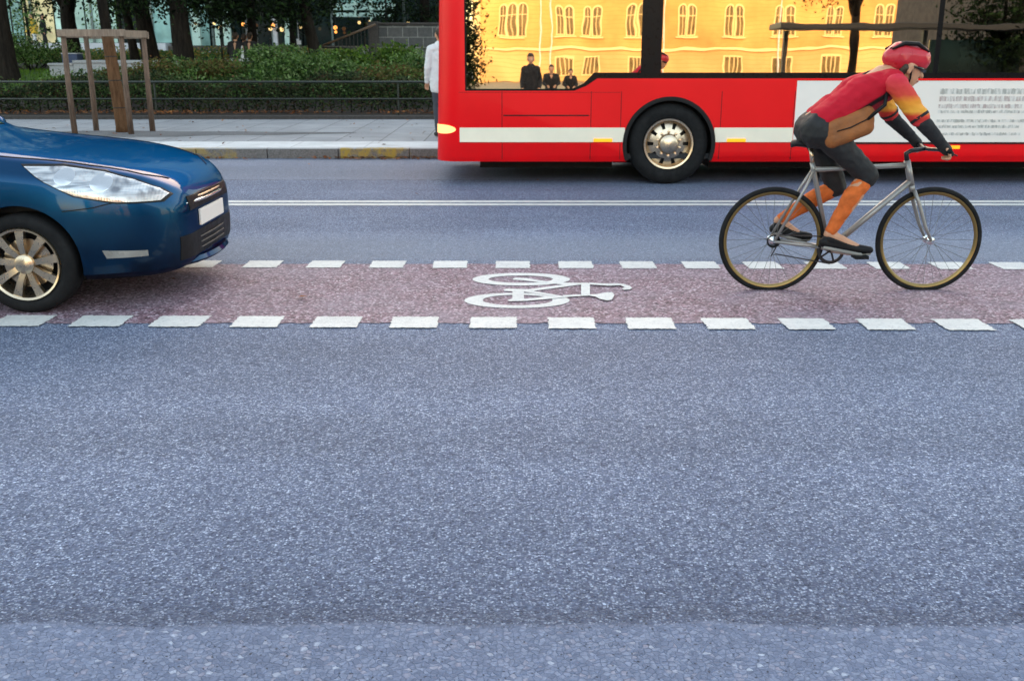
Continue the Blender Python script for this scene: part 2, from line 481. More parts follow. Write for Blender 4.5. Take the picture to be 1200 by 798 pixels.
def bark(name, c0, c1, sc=14):
    t = NT(name); o = t.obj()
    mp = t.n('Mapping'); mp.inputs['Scale'].default_value = (1, 1, 0.16); t.l(o, mp.inputs[0])
    n = t.noise(mp.outputs[0], sc, 5, 0.7)
    c = t.ramp(n, [(0.3, c0), (0.7, c1)])
    p = t.principled(Base_Color=c, Roughness=0.9); p.inputs['Specular IOR Level'].default_value = 0.1; t.l(t.bump(n, 0.8, 0.03), p.inputs['Normal'])
    return t.m

def weathered_wood(name, c0, c1):
    t = NT(name); o = t.obj()
    mp = t.n('Mapping'); mp.inputs['Scale'].default_value = (1, 1, 0.12); t.l(o, mp.inputs[0])
    n = t.noise(mp.outputs[0], 40, 5, 0.7)
    c = t.mix(t.maprange(t.noise(o, 3, 3), 0.35, 0.65), t.ramp(n, [(0.3, c0), (0.7, c1)]), t.ramp(n, [(0.3, tuple(a * 0.7 for a in c0)), (0.7, tuple(a * 0.8 for a in c1))]))
    p = t.principled(Base_Color=c, Roughness=0.85); t.l(t.bump(n, 0.5, 0.01), p.inputs['Normal'])
    return t.m

def soil_mat(name, c0, c1, sc=30):
    t = NT(name); o = t.obj()
    n = t.noise(o, sc, 6, 0.75)
    p = t.principled(Base_Color=t.mix(0.6, t.ramp(n, [(0.3, c0), (0.7, c1)]), t.ramp(t.noise(o, 1.2, 4), [(0.3, 0.6), (0.7, 1.3)]), 'MULTIPLY'), Roughness=0.95)
    t.l(t.bump(n, 0.7, 0.03), p.inputs['Normal']); return t.m

def car_paint():
    t = NT('blue_car_paint'); o = t.obj()
    fl = t.n('TexVoronoi'); fl.inputs['Scale'].default_value = 900; t.l(o, fl.inputs['Vector'])
    c = t.mix(0.12, (0.006, 0.052, 0.125), fl.outputs['Color'], 'OVERLAY')
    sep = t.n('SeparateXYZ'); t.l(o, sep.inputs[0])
    dust_or_shade = t.math('MULTIPLY', t.maprange(sep.outputs[2], 0.2, 0.68, 1, 0), t.maprange(t.noise(o, 4, 5), 0.15, 0.6))
    c = t.mix(t.math('MULTIPLY', dust_or_shade, 0.75), c, (0.008, 0.012, 0.017))  # lower car side darkened in the colour, standing in for shade
    p = t.principled(Base_Color=c, Roughness=0.36, Metallic=1.0)
    p.inputs['Specular Tint'].default_value = (0.16, 0.42, 0.66, 1)
    p.inputs['Coat Weight'].default_value = 0.35; p.inputs['Coat Roughness'].default_value = 0.04
    return t.m

def bus_paint():
    t = NT('red_bus_paint'); o = t.obj()
    sep = t.n('SeparateXYZ'); t.l(o, sep.inputs[0])
    c = t.ramp(t.noise(o, 1.4, 4), [(0.3, (0.76, 0.003, 0.006)), (0.7, (0.84, 0.004, 0.008))])
    dust_or_shade = t.math('MULTIPLY', t.maprange(sep.outputs[2], 0.2, 0.75, 1, 0), t.maprange(t.noise(o, 5, 6, 0.7), 0.35, 0.8))
    c = t.mix(t.math('MULTIPLY', dust_or_shade, 0.3), c, (0.28, 0.02, 0.02))
    p = t.principled(Base_Color=c, Roughness=0.38)
    p.inputs['Specular IOR Level'].default_value = 0.22; p.inputs['Coat Weight'].default_value = 0.0
    return t.m

def lettering(name, col):
    # smudged print that is too blurred to read
    t = NT(name); o = t.obj(); mp = t.n('Mapping'); mp.inputs['Scale'].default_value = (38, 1, 9); t.l(o, mp.inputs[0])
    c = t.ramp(t.noise(mp.outputs[0], 1.0, 3, 0.6), [(0.40, col), (0.62, (0.70, 0.67, 0.63))])
    t.principled(Base_Color=c, Roughness=0.6); return t.m

M = dict(
    asphalt=asphalt(), red=red_asphalt(), paint=road_paint(), kerb=kerb_mat(),
    slab=slab_mat('paving_slabs', (0.235, 0.245, 0.265), (0.28, 0.29, 0.31), 0.7, 1.05, (0.10, 0.10, 0.11), msize=0.010),
    edge_slab=slab_mat('edge_slabs', (0.55, 0.56, 0.57), (0.62, 0.63, 0.64), 1.1, 1.2, (0.42, 0.42, 0.43)),
    near_slab=slab_mat('near_paving', (0.22, 0.22, 0.23), (0.27, 0.27, 0.28), 0.5, 0.5, (0.1, 0.1, 0.1)),
    blocks=blockwall_mat(), facade=facade_mat(),
    bark=bark('dark_bark', (0.004, 0.0035, 0.003), (0.026, 0.021, 0.017)),
    youngbark=bark('young_bark', (0.075, 0.036, 0.018), (0.21, 0.115, 0.062), 22),
    wood=weathered_wood('grey_brown_stake', (0.075, 0.046, 0.032), (0.21, 0.135, 0.095)),
    plank=weathered_wood('grey_brown_plank', (0.17, 0.12, 0.09), (0.32, 0.24, 0.18)),
    soil=soil_mat('bed_soil', (0.012, 0.009, 0.007), (0.05, 0.035, 0.026)),
    gravel=soil_mat('pit_gravel', (0.05, 0.05, 0.055), (0.23, 0.23, 0.24), 60),
    lawn=soil_mat('lawn_soil', (0.02, 0.045, 0.006), (0.06, 0.12, 0.018), 22),
    parkpath=soil_mat('park_path', (0.30, 0.31, 0.33), (0.38, 0.39, 0.41), 6),
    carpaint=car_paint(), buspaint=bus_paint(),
    black=simple('black_plastic', (0.008, 0.008, 0.009), 0.5, spec=0.2),
    rubber=simple('tyre_rubber', (0.009, 0.009, 0.0095), 0.8, var=0.35, bump=0.15, spec=0.25),
    bandblack=simple('black_window_frame', (0.006, 0.006, 0.007), 0.3, var=0.1, spec=0.12),
    interior=simple('dark_interior', (0.02, 0.02, 0.022), 0.8),
    seatcloth=simple('seat_cloth', (0.03, 0.05, 0.12), 0.9, bump=0.2),
    cream=simple('cream_decal', (0.84, 0.77, 0.62), 0.45, var=0.06, scale=3),
    adwhite=simple('advert_white', (0.80, 0.74, 0.68), 0.45, var=0.05, scale=2),
    adgrey=lettering('advert_grey', (0.36, 0.35, 0.32)),
    adrose=lettering('advert_rose_grey', (0.42, 0.33, 0.31)),
    alu=simple('wheel_metal', (0.62, 0.50, 0.37), 0.3, 1.0, var=0.15, scale=20),
    carrim=simple('wheel_alloy', (0.62, 0.50, 0.36), 0.3, 0.95, var=0.1, scale=20),
    chrome=simple('chrome', (0.75, 0.75, 0.75), 0.1, 1.0, var=0.05),
    railing=simple('dark_green_rail', (0.022, 0.03, 0.027), 0.4, 0.3),
    iron=simple('black_iron', (0.008, 0.008, 0.009), 0.5),
    granite=simple('pale_granite', (0.34, 0.345, 0.36), 0.8, var=0.25, scale=25, bump=0.3),
    darkgranite=simple('dark_edging', (0.045, 0.04, 0.038), 0.85, var=0.4, scale=20, bump=0.3),
    bluebox=simple('slate_blue_paint', (0.028, 0.045, 0.10), 0.6),
    paleconc=simple('pale_concrete', (0.42, 0.43, 0.47), 0.8, var=0.15, scale=3),
    skin=simple('skin', (0.52, 0.27, 0.16), 0.55, var=0.1, scale=12),
    white_cloth=simple('white_cloth', (0.66, 0.66, 0.67), 0.85, var=0.08, scale=12, bump=0.3, bscale=20),
    dark_cloth=simple('dark_cloth', (0.012, 0.012, 0.015), 0.9, var=0.3, bump=0.3, bscale=25),
    denim=simple('grey_trousers', (0.045, 0.05, 0.065), 0.9, bump=0.2, bscale=25),
    hair=simple('brown_hair', (0.035, 0.02, 0.012), 0.6, var=0.4, scale=60, bump=0.4),
    yellow_cloth=simple('yellow_cloth', (0.75, 0.45, 0.04), 0.8),
)
M['mirror'] = mirror_glass('bus_glass', 0.72, (1.0, 0.93, 0.80), (0.30, 0.32, 0.32), wave=0.0008, wscale=1.8)
M['carglass'] = mirror_glass('car_glass', 0.18, (0.95, 0.97, 1.0), (0.12, 0.13, 0.13))
M['mint'] = None

def pane_mat(name, diff, refl, rough=0.05):
    t = NT(name); o = t.obj()
    n = t.noise(o, 0.8, 4, 0.6)
    c = t.ramp(n, [(0.32, tuple(a * 0.55 for a in diff)), (0.55, diff), (0.72, tuple(min(1, a * 1.35) for a in diff))])
    p = t.principled(Base_Color=c, Roughness=rough); p.inputs['Specular IOR Level'].default_value = refl
    MATS[name] = t.m; return t.m
M['mint'] = pane_mat('mint_glass', (0.25, 0.42, 0.40), 0.9)
M['mintpale'] = pane_mat('pale_mint_glass', (0.42, 0.58, 0.52), 0.9)
M['creampane'] = pane_mat('cream_lit_glass', (0.70, 0.58, 0.33), 0.8)  # warm reflected light is painted in as the cream base colour
M['darkpane'] = pane_mat('dark_glass', (0.012, 0.02, 0.02), 0.6)
M['spandrel'] = simple('mint_spandrel', (0.36, 0.50, 0.46), 0.35, var=0.1)
M['mullion'] = simple('mullion_metal', (0.10, 0.13, 0.13), 0.4, 0.4)
M['facewin'] = pane_mat('reflecting_window', (0.17, 0.12, 0.05), 0.9)
M['trim'] = simple('cream_trim', (0.74, 0.52, 0.25), 0.8, var=0.06, scale=1.5)
M['hedgeleaf'] = leaf_mat('hedge_leaves', [(0.008, 0.016, 0.007), (0.018, 0.036, 0.013), (0.034, 0.06, 0.02), (0.07, 0.095, 0.04), (0.055, 0.032, 0.018)], 0.15)
M['bushleaf'] = leaf_mat('bush_leaves', [(0.022, 0.05, 0.014), (0.06, 0.12, 0.025), (0.10, 0.19, 0.04), (0.19, 0.27, 0.11)], 0.25)
M['rustleaf'] = leaf_mat('rusty_leaves', [(0.06, 0.065, 0.018), (0.13, 0.075, 0.03), (0.07, 0.12, 0.03), (0.19, 0.10, 0.045), (0.11, 0.16, 0.04)], 0.25)
M['limeleaf'] = leaf_mat('lime_leaves', [(0.03, 0.07, 0.01), (0.07, 0.14, 0.018), (0.14, 0.22, 0.03), (0.06, 0.09, 0.02)], 0.3)
M['crownleaf'] = leaf_mat('crown_leaves', [(0.002, 0.005, 0.002), (0.005, 0.011, 0.004), (0.009, 0.020, 0.006), (0.02, 0.042, 0.012)], 0.18)
M['flowerleaf'] = leaf_mat('flower_bed_leaves', [(0.03, 0.12, 0.04), (0.06, 0.16, 0.04), (0.30, 0.27, 0.05), (0.40, 0.25, 0.08), (0.05, 0.14, 0.05)], 0.3)
M['grassleaf'] = leaf_mat('grass_blades', [(0.06, 0.13, 0.012), (0.10, 0.19, 0.02), (0.13, 0.23, 0.03)], 0.3)
M['fallen'] = leaf_mat('fallen_leaves', [(0.14, 0.05, 0.02), (0.28, 0.09, 0.025), (0.38, 0.16, 0.05), (0.10, 0.05, 0.03)], 0.1)

# ------------------------------------------------------------------ ground, road, pavement
KY = G(600, 186)[1]            # kerb face
BED = 21.2                     # back edge of the pavement

def sheet(name, x0, x1, y0, y1, z, mat, kind='structure', nx=1, ny=1, zf=None):
    m = MB(); 
    for i in range(nx + 1):
        for j in range(ny + 1):
            x = x0 + (x1 - x0) * i / nx; y = y0 + (y1 - y0) * j / ny
            m.v.append(Vector((x, y, zf(x, y) if zf else z)))
    for i in range(nx):
        for j in range(ny):
            a = i * (ny + 1) + j; m.face((a, a + ny + 1, a + ny + 2, a + 1))
    return tag(m.build(name, mat, smooth=zf is not None), kind=kind)

sheet('ground', -500, 500, -500, 500, -0.05, M['near_slab'])
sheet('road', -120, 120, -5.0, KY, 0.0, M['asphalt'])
m = MB(); m.box((-120, -16, -0.04), (120, -5.0, 0.13)); tag(m.build('near_pavement', M['near_slab']), kind='structure')
L0, L1 = 5.655, 7.335
RE = random.Random(5)
def ragged(x0, x1, y0, y1, z, mb, step=0.012, amp=0.006, skew=0.0, rnd=RE):
    """flat quad with a slightly uneven edge"""
    pts = []
    def edge(a, b):
        n = max(2, int((Vector(b) - Vector(a)).length / step)); d = (Vector(b) - Vector(a)).normalized(); nn = Vector((-d.y, d.x))
        for i in range(n):
            p = Vector(a).lerp(Vector(b), i / n) + nn * rnd.uniform(-amp, amp); pts.append((p.x, p.y))
    edge((x0, y0), (x1, y0)); edge((x1, y0), (x1 + skew, y1)); edge((x1 + skew, y1), (x0 + skew, y1)); edge((x0 + skew, y1), (x0, y0))
    mb.v += [Vector((a, b, z)) for a, b in pts]; k = len(mb.v) - len(pts); mb.face(range(k, len(mb.v)))
m = MB(); ragged(-60, 60, L0, L1, 0.004, m, 0.05, 0.012); tag(m.build('cycle_lane', M['red'], recalc=False), kind='structure')

# dashes along both edges of the cycle lane
NEARPX = [27 + 91.8 * i for i in range(-4, 17)]
for px in NEARPX:
    c = G(px, 379.3 + (px - 575) * 0.0042); w = 0.275 if px > 300 else 0.30
    m = MB(); y0, y1 = c.y - 0.122, c.y + 0.122; ragged(c.x - w / 2, c.x + w / 2, y0, y1, 0.008, m, skew=RE.uniform(-0.006, 0.006))
    tag(m.build('lane_dash', M['paint'], recalc=False), 'short white paint block in the near row along the red cycle lane', 'road marking', 'white dashes of the near row')
FARPX = [235 + 73.2 * i for i in range(-6, 19)]
for px in FARPX:
    c = G(px, 311.2 + (px - 575) * 0.0022); w = 0.255
    m = MB(); y0, y1 = c.y - 0.125, c.y + 0.125; ragged(c.x - w / 2, c.x + w / 2, y0, y1, 0.008, m, skew=RE.uniform(-0.006, 0.006))
    tag(m.build('lane_dash', M['paint'], recalc=False), 'short white paint block in the far row along the red cycle lane', 'road marking', 'white dashes of the far row')
for y, lab in ((G(600, 236.7)[1], 'thin white line across the road, the farther one of the close pair'), (G(600, 240.2)[1], 'thin white line across the road, the nearer one of the close pair')):
    m = MB(); ragged(-60, 60, y - 0.07, y + 0.07, 0.004, m, 0.06, 0.006)
    tag(m.build('lane_line', M['paint'], recalc=False), lab, 'road marking', 'close pair of thin white lines')

# painted bicycle: polygons traced in a 4x enlargement of the road surface
def sym(zx, zy): p = G(500 + zx / 4, 290 + zy / 4); return Vector((p.x, p.y, 0.008))
m = MB()
def ring(ox0, ox1, oy0, oy1, ix0, ix1, iy0, iy1, n=56):
    k = len(m.v)
    for i in range(n):
        a = 2 * PI * i / n
        m.v.append(sym((ox0 + ox1) / 2 + (ox1 - ox0) / 2 * math.cos(a), (oy0 + oy1) / 2 + (oy1 - oy0) / 2 * math.sin(a)))
        m.v.append(sym((ix0 + ix1) / 2 + (ix1 - ix0) / 2 * math.cos(a), (iy0 + iy1) / 2 + (iy1 - iy0) / 2 * math.sin(a)))
    for i in range(n):
        a = k + 2 * i; b = k + 2 * ((i + 1) % n); m.face((a, b, b + 1, a + 1))
ring(215, 672, 125, 184, 290, 592, 137, 171)
ring(177, 670, 218, 290, 262, 590, 228, 277)
def poly(pts):
    k = len(m.v); m.v += [sym(x, y) + Vector((0, 0, 0.0006 * (poly.i + 1))) for x, y in pts]; poly.i += 1; m.face(range(k, len(m.v)))
poly.i = 0
poly([(402, 152), (420, 147), (470, 150), (596, 170), (724, 172), (724, 179), (640, 180), (560, 172), (440, 159), (408, 157)])      # fork to upper hub
poly([(470, 203), (700, 172), (726, 174), (726, 180), (500, 210)])                        # diagonal tube
poly([(360, 204), (375, 200), (470, 202), (500, 210), (640, 235), (640, 241), (455, 214), (365, 211)])        # lower chain tube
poly([(402, 213), (456, 213), (456, 250), (402, 250)])                                    # crank block
poly([(378, 255), (400, 247), (468, 248), (560, 238), (660, 234), (664, 240), (560, 250), (470, 258), (388, 260)])
poly([(640, 232), (722, 228), (722, 236), (640, 241)])
poly([(724, 173), (765, 175), (765, 234), (724, 236)])                                    # head tube
poly([(765, 174), (850, 178), (890, 176), (925, 180), (955, 190), (963, 199), (950, 206), (920, 207), (916, 200), (928, 195), (908, 186), (880, 187), (850, 188), (765, 182)])
poly([(765, 229), (800, 228), (845, 219), (870, 220), (880, 232), (868, 254), (845, 258), (810, 250), (792, 240), (765, 236)])
tag(m.build('bicycle_symbol', M['paint'], recalc=False), 'white painted bicycle pictogram lying sideways on the red cycle lane', 'road marking')

# far pavement, kerb stones, edging
m = MB(); x = -30.0 + 0.14
while x < 30:
    m.box((x, KY, -0.02), (x + 1.042, KY + 0.14, 0.15 + RN.uniform(-0.002, 0.002))); x += 1.05
tag(m.build('kerb', M['kerb'], bevel=0.012), kind='structure')
sheet('pavement_edge', -60, 60, KY + 0.14, 16.02, 0.148, M['edge_slab'])
sheet('pavement', -60, 60, 16.02, BED, 0.147, M['slab'])
m = MB(); pts = []
for i in range(40):
    a = 2 * PI * i / 40; r = 1 + 0.22 * math.sin(3 * a + 1) + 0.1 * math.sin(7 * a)
    pts.append((-5.9 + 2.5 * r * math.cos(a), 17.55 + 0.55 * r * math.sin(a)))
m.v = [Vector((a, b, 0.151)) for a, b in pts]; m.face(range(40)); tag(m.build('tree_pit', M['gravel']), kind='structure')
m = MB(); m.box((-60, BED, 0.0), (60, BED + 0.12, 0.22)); tag(m.build('bed_edging', M['darkgranite'], bevel=0.01), kind='structure')

def tz(x, y):
    """height of the park ground"""
    if y < 22.5: return 0.2
    if y < 27: return 0.2 + (y - 22.5) / 4.5 * 0.5
    if y < 38: return 0.70 + (y - 27) / 11 * 0.72
    return 1.42
sheet('park_ground', -60, 60, BED + 0.12, 38, 0, M['soil'], nx=30, ny=34, zf=lambda x, y: tz(x, y) + 0.04 * math.sin(x * 1.7) * math.cos(y * 1.3) * min(1, max(0, y - 22) / 2))
sheet('park_path', -60, 60, 38, 62, 1.43, M['parkpath'])
sheet('lawn', -22, -11.9, 24.6, 30.5, 0, M['lawn'], nx=12, ny=10, zf=lambda x, y: tz(x, y) + 0.05)

# ------------------------------------------------------------------ plants
def leaf(mb, p, size, rnd, flat=0.0):
    n = Vector((rnd.gauss(0, 1), rnd.gauss(0, 1), rnd.gauss(0, 1) + flat)).normalized()
    u = n.orthogonal().normalized(); u = Matrix.Rotation(rnd.uniform(0, 2 * PI), 3, n) @ u; w = n.cross(u)
    s = size * rnd.uniform(0.6, 1.25)
    k = len(mb.v)
    mb.v += [p - u * s * 0.5, p + w * s * 0.27 + n * s * 0.06, p + u * s * 0.55, p - w * s * 0.27 + n * s * 0.06]
    mb.face((k, k + 1, k + 2, k + 3))

def shrub(name, label, cat, c, rad, n, size, mat, rnd, lumps=7, group=None, stems=True):
    c = Vector(c); t = thing(name, label, cat, c, group)
    m = MB(); L = []
    for i in range(lumps):
        a = rnd.uniform(0, 2 * PI); q = rnd.uniform(0.1, 0.75)
        L.append((Vector((c.x + rad[0] * q * math.cos(a), c.y + rad[1] * q * math.sin(a), c.z + rad[2] * rnd.uniform(0.45, 1.2))), rnd.uniform(0.3, 0.55)))
    for i in range(n):
        lc, lr = rnd.choice(L)
        d = Vector((rnd.gauss(0, 1), rnd.gauss(0, 1), rnd.gauss(0, 1))).normalized() * (rnd.uniform(0.35, 1.0) ** 0.5) * rnd.uniform(0.8, 1.15)
        p = lc + Vector((d.x * rad[0] * lr, d.y * rad[1] * lr, d.z * rad[2] * lr * 0.9))
        if p.z < c.z + 0.02: p.z = c.z + rnd.uniform(0.02, 0.3)
        leaf(m, p, size, rnd, 0.5)
    m.build('foliage', mat, t, recalc=False)
    if stems:
        s = MB()
        for lc, lr in L:
            b = c + Vector((rnd.uniform(-0.1, 0.1), rnd.uniform(-0.1, 0.1), -0.03))
            s.tube([b, b.lerp(lc, 0.55) + Vector((rnd.uniform(-.05, .05), 0, 0.05)), lc], [0.018, 0.012, 0.005], 5)
        s.build('stem', M['bark'], t)
    return t

rh = random.Random(21)
# long dark hedge right behind the railing
m = MB()
for i in range(30000):
    x = rh.uniform(-15.5, 7.5); top = 0.62 + 0.10 * math.sin(x * 1.3) + 0.08 * math.sin(x * 3.1 + 1) + 0.05 * math.sin(x * 7)
    v = rh.random()
    if v < 0.55: p = Vector((x, 22.15 + rh.uniform(0, 0.3) + 0.08 * math.sin(x * 5) + 0.10 * math.sin(x * 1.9), 0.26 + rh.random() ** 0.8 * top))
    elif v < 0.9: p = Vector((x, rh.uniform(22.2, 23.4), 0.22 + top + rh.gauss(0, 0.06)))
    else: p = Vector((x, rh.uniform(22.1, 23.4), rh.uniform(0.25, 0.25 + top)))
    leaf(m, p, 0.075, rh, 0.4)
hg = thing('hedge', 'long low dark green hedge growing right behind the two-bar railing', 'hedge', (-4, 22.7, 0.2))
m.build('foliage', M['hedgeleaf'], hg, recalc=False)
s = MB()
for i in range(110):
    x = -15.4 + i * 0.208; s.tube([(x, 22.5, 0.15), (x + rh.uniform(-.1, .1), 22.45, 0.5), (x + rh.uniform(-.2, .2), 22.4 + rh.uniform(-.1, .4), 0.8)], [0.014, 0.01, 0.004], 4)
s.build('stem', M['bark'], hg)

# bushes on the slope behind the hedge: (photo px, distance, rx, rz, leaf count, kind, label)
BUSH = [
    (10, 31.0, 1.0, 0.75, 1500, 'hedgeleaf', 'dark bush at the far left edge, behind the thick trunk'),
    (42, 30.2, 1.2, 0.80, 2200, 'bushleaf', 'dark rounded bush between the thick left trunk and the stone ledge'),
    (62, 25.1, 0.42, 0.32, 500, 'limeleaf', 'small bright lime green plant at the left end of the stone ledge'),
    (88, 25.0, 0.8, 0.34, 1200, 'rustleaf', 'bush with rusty tips in front of the left part of the stone ledge'),
    (122, 25.0, 0.9, 0.40, 1500, 'hedgeleaf', 'dark bush behind the wrapped young trunk'),
    (160, 25.3, 1.0, 0.48, 1800, 'rustleaf', 'brown-tinged bush behind the right-hand tree stakes'),
    (196, 25.0, 0.95, 0.62, 1700, 'rustleaf', 'rusty brown bush in front of the stone ledge end'),
    (228, 25.4, 0.9, 0.66, 1700, 'bushleaf', 'green bush at the foot of the broad dark trunk'),
    (262, 25.2, 0.9, 0.62, 1700, 'rustleaf', 'green and brown bush just left of the seated people'),
    (296, 24.9, 0.9, 0.66, 1700, 'bushleaf', 'mid green bush below the grey info pillar'),
    (330, 25.6, 1.0, 0.90, 2300, 'bushleaf', 'tall leafy green bush right of the seated people'),
    (366, 25.2, 0.9, 0.80, 2000, 'bushleaf', 'full green bush below the leaning trunk'),
    (398, 25.6, 0.95, 0.74, 2000, 'limeleaf', 'yellow-green bush below the black stair railing'),
    (430, 25.0, 0.9, 0.66, 1800, 'bushleaf', 'blue-green bush in front of the stair pier'),
    (462, 26.6, 0.9, 0.74, 1800, 'limeleaf', 'yellow-green bush at the foot of the block wall'),
    (470, 24.6, 0.95, 0.62, 1900, 'rustleaf', 'reddish tipped low bush in front of the block wall'),
    (500, 25.4, 0.9, 0.74, 1800, 'bushleaf', 'green bush left of the bus front'),
    (545, 25.2, 1.0, 0.74, 1500, 'bushleaf', 'green bush partly hidden by the bus front pillar'),
]
for px, D, rx, rz, n, k, lab in BUSH:
    x = (px - 600) / F * (D * CT + 0.35)
    shrub('bush', lab, 'bush', (x, D, tz(x, D) - 0.02), (rx * 1.3, rx * 1.0, rz * 0.92), int(n * 1.6), 0.085 if k != 'limeleaf' else 0.11, M[k], rh, lumps=14, group='bushes on the planted slope')
# ground cover between the bushes
m = MB()
for i in range(20000):
    x = rh.uniform(-13.2, 4); y = rh.uniform(23.2, 27.5)
    if x < -11.4: continue
    leaf(m, Vector((x, y, tz(x, y) + 0.08 + rh.random() * (0.46 + 0.12 * math.sin(x * 2.2)) * (0.55 if x < -8.3 and y > 25 else 1.0))), 0.085, rh, 0.8)
tag(m.build('ground_cover', M['bushleaf'], recalc=False), 'low mixed green leaves covering the slope between the bushes', 'ground cover', kind='stuff')
m = MB()
for i in range(9000):
    x = rh.uniform(-22, -11.9); y = rh.uniform(24.4, 30.3); p = Vector((x, y, tz(x, y) + 0.05)); h = rh.uniform(0.05, 0.12); a = rh.uniform(0, PI)
    d = Vector((math.cos(a), math.sin(a), 0)) * 0.012; l = Vector((rh.uniform(-.03, .03), rh.uniform(-.03, .03), h))
    k = len(m.v); m.v += [p - d, p + d, p + l]; m.face((k, k + 1, k + 2))
tag(m.build('grass', M['grassleaf'], recalc=False), 'bright short grass of the small lawn at the left', 'grass', kind='stuff')
m = MB()
for i in range(14000):
    x = rh.uniform(-22, -5.5); y = rh.uniform(33.6, 37.2)
    leaf(m, Vector((x, y, tz(x, y) + rh.random() * (0.22 + 0.10 * math.sin(x * 1.9) * math.sin(y * 2)))), 0.11, rh, 0.8)
tag(m.build('flower_bed', M['flowerleaf'], recalc=False), 'far bed of green leaves flecked with yellow and orange blooms', 'flower bed', kind='stuff')
# fallen leaves at the kerb foot, along the edging and a few loose on the road
m = MB()
for i in range(6500):
    v = rh.random(); x = rh.uniform(-14, 7)
    if v < 0.30: p = Vector((x, KY - abs(rh.gauss(0, 0.10)) - 0.02, 0.015 + 0.02 * rh.random()))
    elif v < 0.95: p = Vector((x, BED + 0.16 + abs(rh.gauss(0, 0.35)), 0.245 + 0.06 * rh.random()))
    else: p = Vector((x, rh.uniform(15.2, 21), 0.16))
    if math.sin(x * 2.3) + math.sin(x * 0.9 + 2) > rh.uniform(-2.2, 1.4): leaf(m, p, 0.07, rh, 4)
for px, py in ((323, 230), (488, 229), (355, 351), (203, 330), (362, 194), (630, 213)):
    leaf(m, G(px, py) + Vector((0, 0, 0.02)), 0.075, rh, 4)
tag(m.build('fallen_leaves', M['fallen'], recalc=False), 'scattered brown autumn leaves along the kerb and bed edging', 'leaves', kind='stuff')

# ---- trees
def crown_mesh(mb, c, rx, ry, rz, clumps, per, size, rnd, zmin):
    for i in range(clumps):
        zz = rnd.uniform(-1, 1); aa = rnd.uniform(0, 2 * PI); rad_ = rnd.random() ** 0.5 * (1 - 0.5 * max(0, zz) ** 2 - 0.15 * zz * zz); d = Vector((rad_ * math.cos(aa), rad_ * math.sin(aa), zz))
        cc = Vector((c.x + d.x * rx, c.y + d.y * ry, c.z + d.z * rz))
        if cc.z < zmin: cc.z = zmin + rnd.uniform(0, 0.6)
        r = rnd.uniform(0.35, 0.75)
        for j in range(per):
            e = Vector((rnd.gauss(0, 1), rnd.gauss(0, 1), rnd.gauss(0, 0.8))) * r * 0.55
            leaf(mb, cc + e, size, rnd, 0.5)

def tree(name, label, base, r, h, crown, rnd, lean=(0, 0), fork=None, group='park trees', clumps=90, per=65, size=0.14, leafmat='crownleaf', limbs=7):
    base = Vector(base); t = thing(name, label, 'tree', base, group)
    m = MB(); top = base + Vector((lean[0], lean[1], h))
    pts = [base + Vector((0, 0, -0.1)), base + Vector((0, 0, 0.12)), base + Vector((lean[0] * 0.1, 0, 0.5)), base.lerp(top, 0.5) + Vector((rnd.uniform(-.06, .06), 0, 0)), top]
    m.tube(pts, [r * 1.5, r * 1.25, r * 1.05, r * 0.92, r * 0.75], 14)
    cx, cz, rx, rz = crown
    cc = base + Vector((lean[0] + cx, lean[1], cz))
    if fork:
        for fx, fz in fork:
            m.tube([base.lerp(top, 0.62), base.lerp(top, 0.85) + Vector((fx * 0.3, 0, 0.1)), top + Vector((fx, 0, fz))], [r * 0.8, r * 0.72, r * 0.55], 10)
    for i in range(limbs):
        a = 2 * PI * i / limbs + rnd.uniform(-.3, .3); e = cc + Vector((math.cos(a) * rx * 0.75, math.sin(a) * rx * 0.75, rnd.uniform(-0.3, 0.6) * rz))
        s0 = base.lerp(top, rnd.uniform(0.8, 1.0)); mid = s0.lerp(e, 0.5) + Vector((0, 0, rnd.uniform(0.1, 0.5)))
        m.tube([s0, mid, e], [r * 0.5, r * 0.28, r * 0.08], 7)
        for b in range(3):
            q = mid.lerp(e, rnd.uniform(0.2, 0.9)); m.tube([q, q + Vector((rnd.uniform(-.8, .8), rnd.uniform(-.8, .8), rnd.uniform(-.5, .5)))], [r * 0.12, r * 0.03], 5)
    m.build('trunk', M['bark'], t, smooth=True)
    k = MB(); crown_mesh(k, cc, rx, rx, rz, clumps, per, size, rnd, cc.z - rz)
    k.build('crown', M[leafmat], t, recalc=False)
    return t

rt = random.Random(4)
def gx(px, D): return (px - 600) / F * (D * CT + 0.3)
def tr(px, D, r, label, h=3.0, crown=(0, 5.0, 3.0, 2.5), **kw):
    x = gx(px, D); return tree('park_tree', label, (x, D, tz(x, D)), r, h, crown, rt, **kw)
tr(12, 27.0, 0.25, 'thick dark trunked tree standing on the lawn at the left edge', 3.2, (0, 5.2, 2.9, 2.3))
tr(90, 33.0, 0.24, 'dark tree with a trunk forking low behind the left stakes', 2.6, (0.2, 4.4, 3.0, 2.6), fork=[(-1.0, 1.0), (0.7, 1.1)], clumps=70)
tr(162, 32.0, 0.13, 'slim dark tree close left of the two thick trunks', 3.0, (0, 4.6, 2.4, 2.3), lean=(-0.35, 0))
tr(181, 30.5, 0.24, 'dark tree behind the right end of the stake frame', 3.0, (0.3, 4.3, 2.7, 2.5), lean=(-0.3, 0), clumps=120)
tr(219, 28.5, 0.27, 'broad dark trunked tree in the open right of the stakes', 3.0, (0.6, 4.2, 3.0, 2.55), clumps=150)
tr(346, 38.5, 0.12, 'far dark trunk right of the grey info pillar', 2.4, (-1.0, 3.9, 3.4, 2.75), clumps=170)
tr(374, 30.0, 0.17, 'dark tree leaning left above the tall green bush', 3.0, (-0.2, 4.1, 2.6, 2.55), lean=(-0.55, 0), clumps=150)
